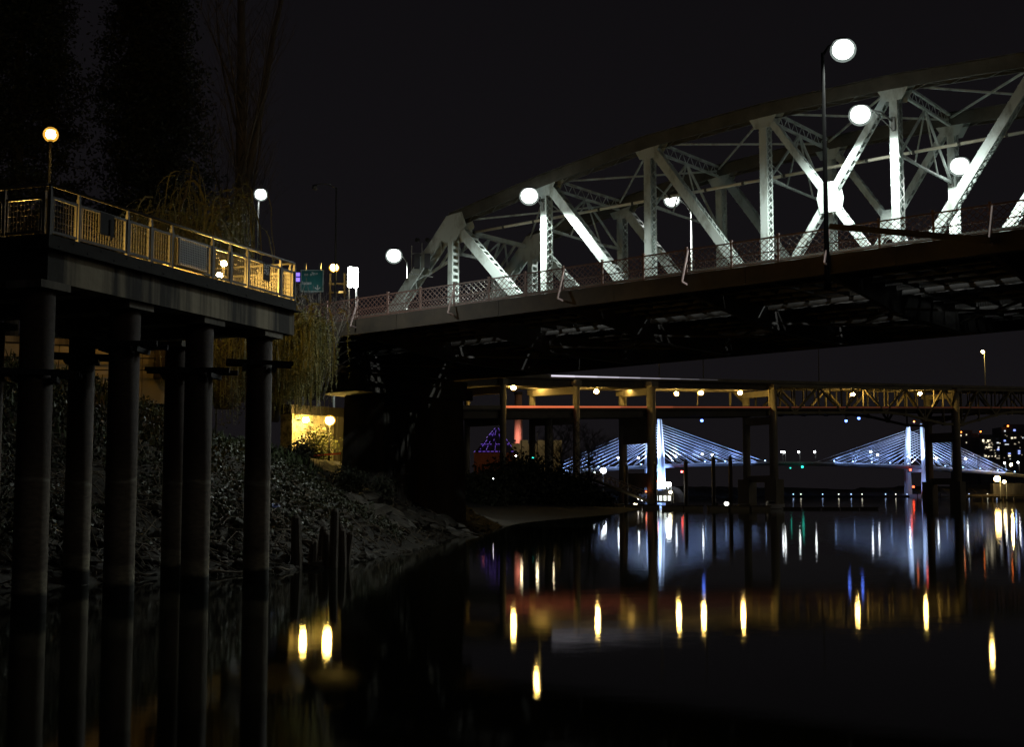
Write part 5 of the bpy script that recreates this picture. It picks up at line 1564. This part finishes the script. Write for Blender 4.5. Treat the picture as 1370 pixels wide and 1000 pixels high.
def dock_float(x0, x1, y, lab, h=0.55, mtl=None, depth=2.4):
    p0, p1 = pz(x0, y), pz(x1, y)
    Y = (p0.y + p1.y) / 2
    g = thing('dock_float', lab, 'dock', ((p0.x + p1.x) / 2, Y, 0))
    n = max(2, int((p1.x - p0.x) / 3))
    for k in range(n):
        xa, xb = p0.x + (p1.x - p0.x) * k / n, p0.x + (p1.x - p0.x) * (k + 1) / n
        MB().box(((xa + xb) / 2, Y + depth / 2, h / 2), (xb - xa - 0.35, depth, h)).build('float_section', mtl or M_HCON, g)
    MB().box(((p0.x + p1.x) / 2, Y + depth / 2, h + 0.08), (p1.x - p0.x, depth + 0.1, 0.14)).build('decking', M_WOOD, g)
dock_float(812, 884, 681, 'dark floating dock under the foot of the gangway')
dock_float(886, 942, 682.5, 'pale-edged floating dock in front of the lit kiosk')
dock_float(948, 1032, 683, 'long low floating dock beside the white-lit boat')
dock_float(1048, 1176, 682, 'thin log boom floating beyond the moored boats', 0.22, M_WOOD, 0.8)
def kiosk():
    a = px(887, 676, 285)
    z0 = 0.7
    g = thing('dock_kiosk', 'small dock building with bright square windows', 'kiosk', (a.x, a.y, z0))
    w = 3.6
    MB().box((a.x, a.y + 1.5, z0 + 1.3), (w, 2.6, 2.6)).build('cabin', M_DARK, g)
    MB().box((a.x + 0.1, a.y + 1.5, z0 + 2.75), (w + 0.5, 3.2, 0.25)).build('roof', M_DARK, g)
    gl = emis('kiosk_window_light', (0.85, 0.95, 0.9), 1.6)
    for k in range(4):
        f = MB().box((a.x - 1.35 + 0.9 * k, a.y + 0.17, z0 + 0.95), (0.72, 0.08, 1.25)).build('window_frame', M_HCON, g)
        MB().box((a.x - 1.35 + 0.9 * k, a.y + 0.115, z0 + 0.95), (0.55, 0.05, 1.05)).build('window', gl, f)
    for k, (dx, dz) in enumerate(((-1.3, 3.5), (-0.4, 3.7), (0.3, 3.3), (1.2, 3.6))):
        MB().box((a.x + dx, a.y + 0.3, z0 + dz), (0.5, 0.06, 0.55)).box((a.x + dx, a.y + 0.36, z0 + dz - .6), (0.08, 0.05, 1.6)).build('lit_sign', gl, g)
    for x, y, r, lens, lab in ((894, 648.5, 0.62, LAMP_W2, 'bright white lamp on a pole over the dock kiosk'), (897, 659, 0.36, emis('small_warm_lens', (1, .8, .45), 12), 'small warm lamp below the white one at the dock kiosk')):
        h = px(x, y, 284)
        street_lamp('dock_lamp', lab, (h.x + 0.7, h.y + 0.5, 0.6), (h.x + 0.7, h.y + 0.5, h.z - 0.2), h, lens, r, 0.09)
    for k, (x, y) in enumerate(((849, 675.5), (851.5, 676))):
        h = px(x, y, 270)
        gg = thing('dock_bollard_light', 'pair of warm bollard lights on the dark dock', 'light', (h.x, h.y, 0.6), 'bollard lights on the dock')
        MB().tube([(h.x, h.y, 0.6), (h.x, h.y, h.z - .2)], 0.07, 6).build('post', M_DARK, gg); MB().ball(h, 0.22, 1.2, 8, 6).build('lens', emis('bollard_lens', (1, .85, .55), 6), gg, True)
    for k, (x, y) in enumerate(((854, 667.5), (859, 669.5), (862.5, 668.5))):
        h = px(x, y, 276)
        gg = thing('gangway_light', 'small white light at the foot of the gangway', 'light', (h.x, h.y, 0.6), 'small lights at the gangway foot')
        MB().tube([(h.x, h.y, 0.6), (h.x, h.y, h.z - .15)], 0.06, 6).build('post', M_DARK, gg); MB().ball(h, 0.19, 1, 8, 6).build('lens', emis('gangway_lens', (1, .9, .75), 6), gg, True)
    # dark tarpaulin shelter beside the kiosk
    c = px(902, 678, 288)
    v = MB(); prof = [(-3.2, 0), (-2.9, 1.8), (-1.6, 3.0), (0, 3.4), (1.7, 2.8), (3.0, 1.5), (3.4, 0)]
    v.prism([(c.x + x * .8, c.y, 0.7 + z) for x, z in prof], (0, 5, 0))
    tag(v.build('boat_shelter', mat('grey_tarpaulin', (0.10, 0.10, 0.12), 0.8, 0, 0.2, 1.0)), 'rounded grey tarpaulin shelter beside the dock kiosk', 'shelter')
kiosk()
def boat(x0, x1, y, label, hull_mat, cabin, light_on=False):
    p0, p1 = pz(x0, y), pz(x1, y)
    Y = (p0.y + p1.y) / 2; L = p1.x - p0.x; cx = (p0.x + p1.x) / 2
    g = thing('moored_boat', label, 'boat', (cx, Y, 0))
    N = 12; vs, fs = [], []
    for i in range(N + 1):
        u = i / N; bw = L * 0.17 * (1 - max(0, u - 0.45) ** 2 * 3.0); sh = 0.55 + 0.35 * u * u
        x = cx - L / 2 + L * u
        for yy, z in ((-bw, sh), (-bw * 0.8, 0.12), (-bw * 0.3, -0.25), (bw * 0.3, -0.25), (bw * 0.8, 0.12), (bw, sh)):
            vs.append((x, Y + yy, z))
    for i in range(N):
        for k in range(5): fs.append((i * 6 + k, i * 6 + k + 1, i * 6 + 7 + k, i * 6 + 6 + k))
        fs.append((i * 6 + 5, i * 6, i * 6 + 6, i * 6 + 11))
    fs.append((0, 5, 4, 3, 2, 1)); fs.append(tuple(N * 6 + k for k in range(6)))
    MB().add(vs, fs).build('hull', hull_mat, g)
    if cabin:
        MB().prism([(cx - L * .18, Y - L * .11, 0.6), (cx + L * .17, Y - L * .11, 0.75), (cx + L * .08, Y - L * .11, 1.35), (cx - L * .15, Y - L * .11, 1.35)], (0, L * .22, 0)).build('cabin', M_WHITE, g)
        MB().prism([(cx + L * .09, Y - L * .115, 1.28), (cx + L * .16, Y - L * .115, 0.82), (cx - L * .1, Y - L * .115, 0.82), (cx - L * .1, Y - L * .115, 1.28)], (0, 0.02, 0)).build('cabin_window', M_DARK, g)
    else:
        for k in range(3): MB().box((cx - L * .25 + L * .2 * k, Y, 0.55), (L * .05, L * .26, 0.1)).build('seat', M_DRIFT, g)
        MB().box((cx - L * .52, Y, 0.6), (0.35, 0.4, 0.9)).build('outboard_motor', M_DARK, g)
    MB().bar((cx - L * .45, Y - L * .165, 0.78), (cx + L * .35, Y - L * .15, 0.92), 0.05, 0.05).build('rub_rail', M_WHITE, g)
boat(1014, 1050, 681.5, 'low white-railed motor boat moored at the end of the float', M_WHITE, True)
boat(960, 1004, 682.0, 'long dark open boat beside the white deck light', M_BUSH, False)
h = px(972, 674.5, 288)
g = thing('dock_lamp', 'round white lamp low over the moored boats', 'lamp', (h.x, h.y, 0.6))
MB().tube([(h.x, h.y, 0.3), (h.x, h.y, h.z)], 0.08, 8).build('post', M_POLE, g)
MB().ball(h, 0.48, 0.8, 10, 6).build('lens', emis('dock_lamp_lens', (1.0, 0.97, 0.85), 14), g, True)
for k, (x, top, yb) in enumerate([(838, 619, 690), (877, 618, 690), (918, 614, 690), (955, 609, 690), (978, 609, 690)]):
    Y = 283.0
    p = px(x, 680, Y); t = px(x, top, Y)
    g = thing('mooring_pile', 'tall dark steel mooring pile with a conical cap at the dock', 'mooring pile', (p.x, p.y, 0), 'mooring piles at the floating dock')
    MB().tube([(p.x, p.y, -2), (p.x, p.y, t.z - 0.7)], 0.42, 12).build('shaft', M_FASC, g, True)
    MB().tube([(p.x, p.y, t.z - 0.7), (p.x, p.y, t.z)], [0.46, 0.06], 12).build('cone_cap', M_STEEL, g, True)

# ================================================================== FAR BANK LANDMARKS
def ridge(name, pts, depth, hgt, seed):
    r = np.random.default_rng(seed); n = 160
    X = np.linspace(pts[0][0], pts[1][0], n); Y = np.linspace(pts[0][1], pts[1][1], n)
    H = hgt * (0.55 + 0.45 * np.abs(np.sin(np.linspace(0, 9, n)) * 0.5 + r.normal(size=n) * 0.16))
    vs, fs = [], []
    for i in range(n): vs += [(X[i], Y[i] - 1, -1), (X[i], Y[i], 1.2), (X[i], Y[i] + depth * .3, H[i]), (X[i], Y[i] + depth, H[i] * 1.15)]
    for i in range(n - 1):
        for k in range(3): fs.append((i * 4 + k, i * 4 + 4 + k, i * 4 + 5 + k, i * 4 + 1 + k))
    o = MB().add(vs, fs).build(name, M_BANK); o['kind'] = 'structure'
ridge('far_shore', ((-60, 900), (900, 1130)), 120, 9, 3)
ridge('far_shore', ((330, 1040), (1400, 900)), 160, 12, 4)
# red-lit chimney stack, beige hall, violet glass hall
c = px(693.5, 600, 395)
g = thing('chimney_stack', 'round brick chimney stack glowing red above a pale hall', 'chimney', (c.x, c.y, 2))
MB().tube([(c.x, c.y, 1), (c.x, c.y, 18), (c.x, c.y, 32)], [1.45, 1.25, 1.05], 18).build('shaft', mat('stack_brick', (0.45, 0.27, 0.22), 0.85, 0, 0.2, 0.3), g, True)
MB().tube([(c.x, c.y, 31.6), (c.x, c.y, 32.4)], [1.25, 1.25], 18).build('rim', M_FASC, g)
MB().bar((c.x + 1.1, c.y - 1.35, 15), (c.x + 1.1, c.y - 1.2, 24), 0.35, 0.3, Vector((1, 0, 0))).build('ladder', M_DARK, g)
MB().box((c.x - 1.0, c.y - 6.4, 17.9), (0.6, 0.6, 0.5)).tube([(c.x - 1.0, c.y - 6.4, 2), (c.x - 1.0, c.y - 6.4, 17.7)], 0.12, 6).build('uplight_housing', M_DARK, g)
light('stack_uplight', 'SPOT', (c.x - 1.0, c.y - 6.0, 18.6), 2600, (1.0, 0.42, 0.34), g, Vector((1.0, 6, 1.2)), 100, 1.0, 0.4)
def hall():
    a, b = px(684, 600, 385), px(752, 600, 385)
    z0, z1 = 2, px(690, 594, 385).z
    g = thing('pale_hall', 'long pale hall wall behind the thicket at the stack foot', 'building', ((a.x + b.x) / 2, a.y, z0))
    n = 6
    for k in range(n):
        xa, xb = a.x + (b.x - a.x) * k / n, a.x + (b.x - a.x) * (k + 1) / n
        MB().box(((xa + xb) / 2, a.y + 4, (z0 + z1) / 2 + (0.5 if k % 2 else 0)), (xb - xa - 0.05, 8, z1 - z0 + (1 if k % 2 else 0))).build('wall_bay', M_BEIGE, g)
    for k in range(3):
        x = a.x + (b.x - a.x) * (0.2 + 0.3 * k)
        light('yard_light', 'POINT', (x, a.y - 9, z1 + 3), 200, (1.0, 0.82, 0.5), g, None, None, 0, 0.4)
        MB().tube([(x, a.y - 9.0, 1), (x, a.y - 9.0, z1 + 2.6)], 0.12, 6).build('yard_lamp_post', M_DARK, g)
hall()
def violet_hall():
    Y = 372
    base = px(662, 612, Y); apex = px(664.5, 571, Y + 6)
    z0 = px(660, 606, Y).z
    xl, xr = px(634, 606, Y).x, px(690, 606, Y).x
    g = thing('glass_hall', 'glass hall with violet-lit sloping roof ribs beside the chimney stack', 'building', (base.x, Y, 2))
    MB().box(((xl + xr) / 2, Y + 8, (2 + z0) / 2), (xr - xl, 14, z0 - 2)).build('wall', mat('maroon_wall', (0.18, 0.07, 0.05), 0.85, 0, 0.2, 0.2), g)
    MB().add([(xl, Y + 1, z0), (xr, Y + 1, z0), (xr, Y + 15, z0), (xl, Y + 15, z0), (apex.x, Y + 8, apex.z)], [(0, 1, 4), (1, 2, 4), (2, 3, 4), (3, 0, 4)]).build('roof', mat('roof_glass', (0.03, 0.03, 0.06), 0.2, 0, 0.2, 0.4), g)
    vi = emis('violet_tube', (0.20, 0.07, 1.0), 0.42)
    ap = Vector((apex.x, Y + 7.6, apex.z + 0.15))
    for k in range(7):
        f = (0.0, 0.1, 0.27, 0.42, 0.5, 0.72, 1.0)[k]
        q = Vector((xl + (xr - xl) * f, Y + 0.9, z0 + 0.15))
        top_ = (0.98, 0.5, 0.8, 0.98, 0.4, 0.7, 0.98)[k]
        for u in range(9):
            if RNG.random() < 0.38: continue
            MB().bar(q + (ap - q) * (top_ * u / 9), q + (ap - q) * (top_ * (u + RNG.uniform(0.35, 0.9)) / 9), 0.11, 0.1).build('light_rib', vi, g)
    for v in (0.02, 0.3, 0.68):
        l, r_ = Vector((xl, Y + .8, z0 + .2)), Vector((xr, Y + .8, z0 + .2))
        l, r_ = l + (ap - l) * v, r_ + (ap - r_) * v
        for u in range(10):
            if RNG.random() < 0.4: continue
            MB().bar(l + (r_ - l) * (u / 10), l + (r_ - l) * ((u + 0.7) / 10), 0.16, 0.12).build('light_ring', vi, g)
    light('hall_glow', 'POINT', (base.x - 3, Y - 6, z0 - 1), 40, (1.0, 0.2, 0.12), g, None, None, 0, 0.5)
violet_hall()
for x, y, lens, r, lab in ((660, 641, LAMP_W2, 0.06, 'tiny white light inside the thicket'), (713, 613, LAMP_GRN, 0.22, 'tiny green light at the edge of the thicket'), (690, 611, LAMP_W2, 0.2, 'tiny white light under the chimney stack')):
    marker(x, y, 168 if x < 670 else 250, lens, r * 0.8, lab, 0.5, False)
# river lamp with long reflection, right
h = px(1334, 641, 520)
street_lamp('wharf_lamp', 'dazzling yellow wharf lamp below the end of the stay cables', (h.x + 1.2, h.y, 0.5), (h.x + 1.2, h.y, h.z - 0.2), h, emis('wharf_lens', (1.0, 0.66, 0.22), 60), 1.15, 0.2)
h = px(1343.5, 645, 522)
street_lamp('wharf_lamp', 'smaller yellow wharf lamp right of the dazzling one', (h.x + 0.8, h.y, 0.5), (h.x + 0.8, h.y, h.z - 0.2), h, emis('wharf_lens_small', (1.0, 0.80, 0.45), 20), 0.65, 0.15)
p0, p1 = px(1286, 662, 524), px(1392, 662, 530)
g = thing('wharf', 'low timber wharf under the dazzling yellow lamp', 'wharf', ((p0.x + p1.x) / 2, 526, 0))
MB().box(((p0.x + p1.x) / 2, 527, 2.0), (p1.x - p0.x, 6, 0.8)).build('deck', M_WOOD, g)
for k in range(9): MB().tube([(p0.x + (p1.x - p0.x) * k / 8, 524.6, -2), (p0.x + (p1.x - p0.x) * k / 8, 524.6, 1.6)], 0.3, 8).build('pile', M_WOOD, g)
MB().box((p0.x + (p1.x - p0.x) * .62, 528.5, 4.5), (14, 3, 4.2)).build('shed', M_PIER, g)
# towers with lit windows
def tower(x0, x1, ytop, Y, label, lits, seed):
    a, b = px(x0, 650, Y), px(x1, 650, Y)
    zt = px(x0, ytop, Y).z
    g = thing('apartment_tower', label, 'building', ((a.x + b.x) / 2, Y + 12, 0))
    MB().box(((a.x + b.x) / 2, Y + 12, zt / 2), (b.x - a.x, 24, zt)).build('facade', M_BLDG, g)
    sl = MB(); nf = int(zt / 3.4)
    for k in range(1, nf + 1): sl.box(((a.x + b.x) / 2, Y - 0.1, k * zt / nf - 0.2), (b.x - a.x + 0.4, 0.5, 0.35))
    sl.build('floor_slabs', mat('tower_slab', (0.10, 0.10, 0.11), 0.8, 0, 0.1, 0.1), g)
    MB().box(((a.x + b.x) / 2, Y + 10, zt + 1.5), ((b.x - a.x) * .5, 12, 3)).build('plant_room', M_BLDG, g)
    for k in range(4): MB().box((a.x + (b.x - a.x) * (k + .5) / 4, Y - 0.3, zt / 2), (0.5, 0.5, zt)).build('mullion', M_BLDG, g)
    for (x, y, w, hgt, c, st) in lits:
        p = px(x, y, Y - 0.6)
        sc = Y / 1807
        MB().box(p, (w * sc, 0.3, hgt * sc)).build('window', emis('win_%d_%d' % (int(c[2] * 100), int(st * 10)), c, st), g)
WA, CO, BL = (1.0, 0.86, 0.6), (0.9, 0.95, 1.0), (0.3, 0.4, 1.0)
r = random.Random(8)
tower(1284, 1312, 580, 1240, 'left apartment tower with few lit windows beyond the cable-stayed bridge', [(1285, 583, 2.6, 2.0, WA, 1.6), (1293, 582, 1.6, 1.6, WA, .9), (1293, 592.5, 1.4, 1.6, WA, .7)] + [(1287 + 8 * r.random() * 3, 600 + 20 * r.random(), 1.1, 1.0, WA, .3) for k in range(5)], 1)
tower(1313, 1339, 586, 1230, 'middle apartment tower dotted with warm windows', [(1315.5, 590, 2.4, 3.4, WA, 1.6), (1322, 590.3, 2.4, 2.6, WA, 1.6), (1324.5, 589.5, 1.2, 1.6, WA, .9), (1323.5, 595, 2.0, 1.6, WA, .9), (1323.5, 598.4, 2.8, 2.2, WA, 1.6), (1319.5, 598.6, 2.0, 1.6, WA, .9), (1335, 592.8, 2.8, 1.6, CO, .9), (1335.5, 602, 3.0, 1.6, BL, 1.6), (1336, 599, 2.0, 1.4, BL, .9), (1319, 610.4, 2.0, 1.6, WA, 1.6), (1323, 610.8, 1.6, 1.4, WA, .9), (1332, 610, 1.2, 1.8, WA, .9), (1335.5, 613.6, 4.4, 1.6, WA, .3)] + [(1314 + 24 * r.random(), 592 + 22 * r.random(), 1.3, 1.2, WA, r.choice((.3, .9))) for k in range(22)], 2)
tower(1342, 1388, 572, 1260, 'right apartment tower with scattered white windows and the highest roof', [(1344.5, 577, 1.8, 1.8, CO, .9), (1357.3, 576, 2.8, 2.4, CO, 1.6), (1354, 586.4, 2.4, 2.0, WA, 1.6), (1358, 586, 2.8, 1.8, WA, .9), (1344.3, 590, 2.4, 2.2, CO, 1.6), (1347, 595, 5.2, 1.2, BL, .9), (1358, 594.6, 2.6, 1.2, WA, .3), (1350.5, 607.3, 3.0, 1.8, CO, 1.6), (1350.5, 610.3, 3.0, 1.8, WA, 1.6), (1363.5, 604, 2.8, 2.2, CO, 1.6), (1363.5, 607, 2.8, 1.8, CO, 1.6), (1368.6, 586, 1.2, 1.6, BL, .9), (1363, 592, 1.4, 1.2, WA, .3), (1351.5, 614.5, 1.2, 1.0, BL, .9)] + [(1343 + 26 * r.random(), 580 + 34 * r.random(), 1.1, 1.0, WA, .3) for k in range(8)], 3)
marker(1348.5, 570.5, 1255, LAMP_ORA, 0.8, 'orange beacon on the right apartment tower', 1.0, False)
marker(1312, 578, 1235, LAMP_ORA, 0.7, 'orange beacon between the left and middle apartment towers', 3.0, False)
marker(1286, 578.5, 1235, LAMP_ORA, 0.6, 'orange beacon on the left corner of the left apartment tower', 1.0, False)
marker(1352.5, 622.5, 980, LAMP_Y, 1.0, 'warm light at the right landing of the cable-stayed bridge', 3.0, False)
for k in range(17):
    x = 1046 + 19.4 * k + r.uniform(-7, 7)
    p = px(x, 0, 1000 if x > 1200 else 940)
    h = Vector((p.x, p.y, 2.2))
    g = thing('shore_light', 'tiny pale light along the far shoreline', 'light', (h.x, h.y, 0.5), 'tiny lights along the far shoreline')
    MB().ball(h, 0.42, 1, 6, 4).build('lens', emis('shore_lens_' + 'ab'[k % 2], ((0.45, 0.6, 1.0), (1.0, 0.9, 0.7))[k % 2], 3.0), g)
    MB().tube([(h.x, h.y, -0.5), (h.x, h.y, 1.9)], 0.12, 6).build('post', M_DARK, g)
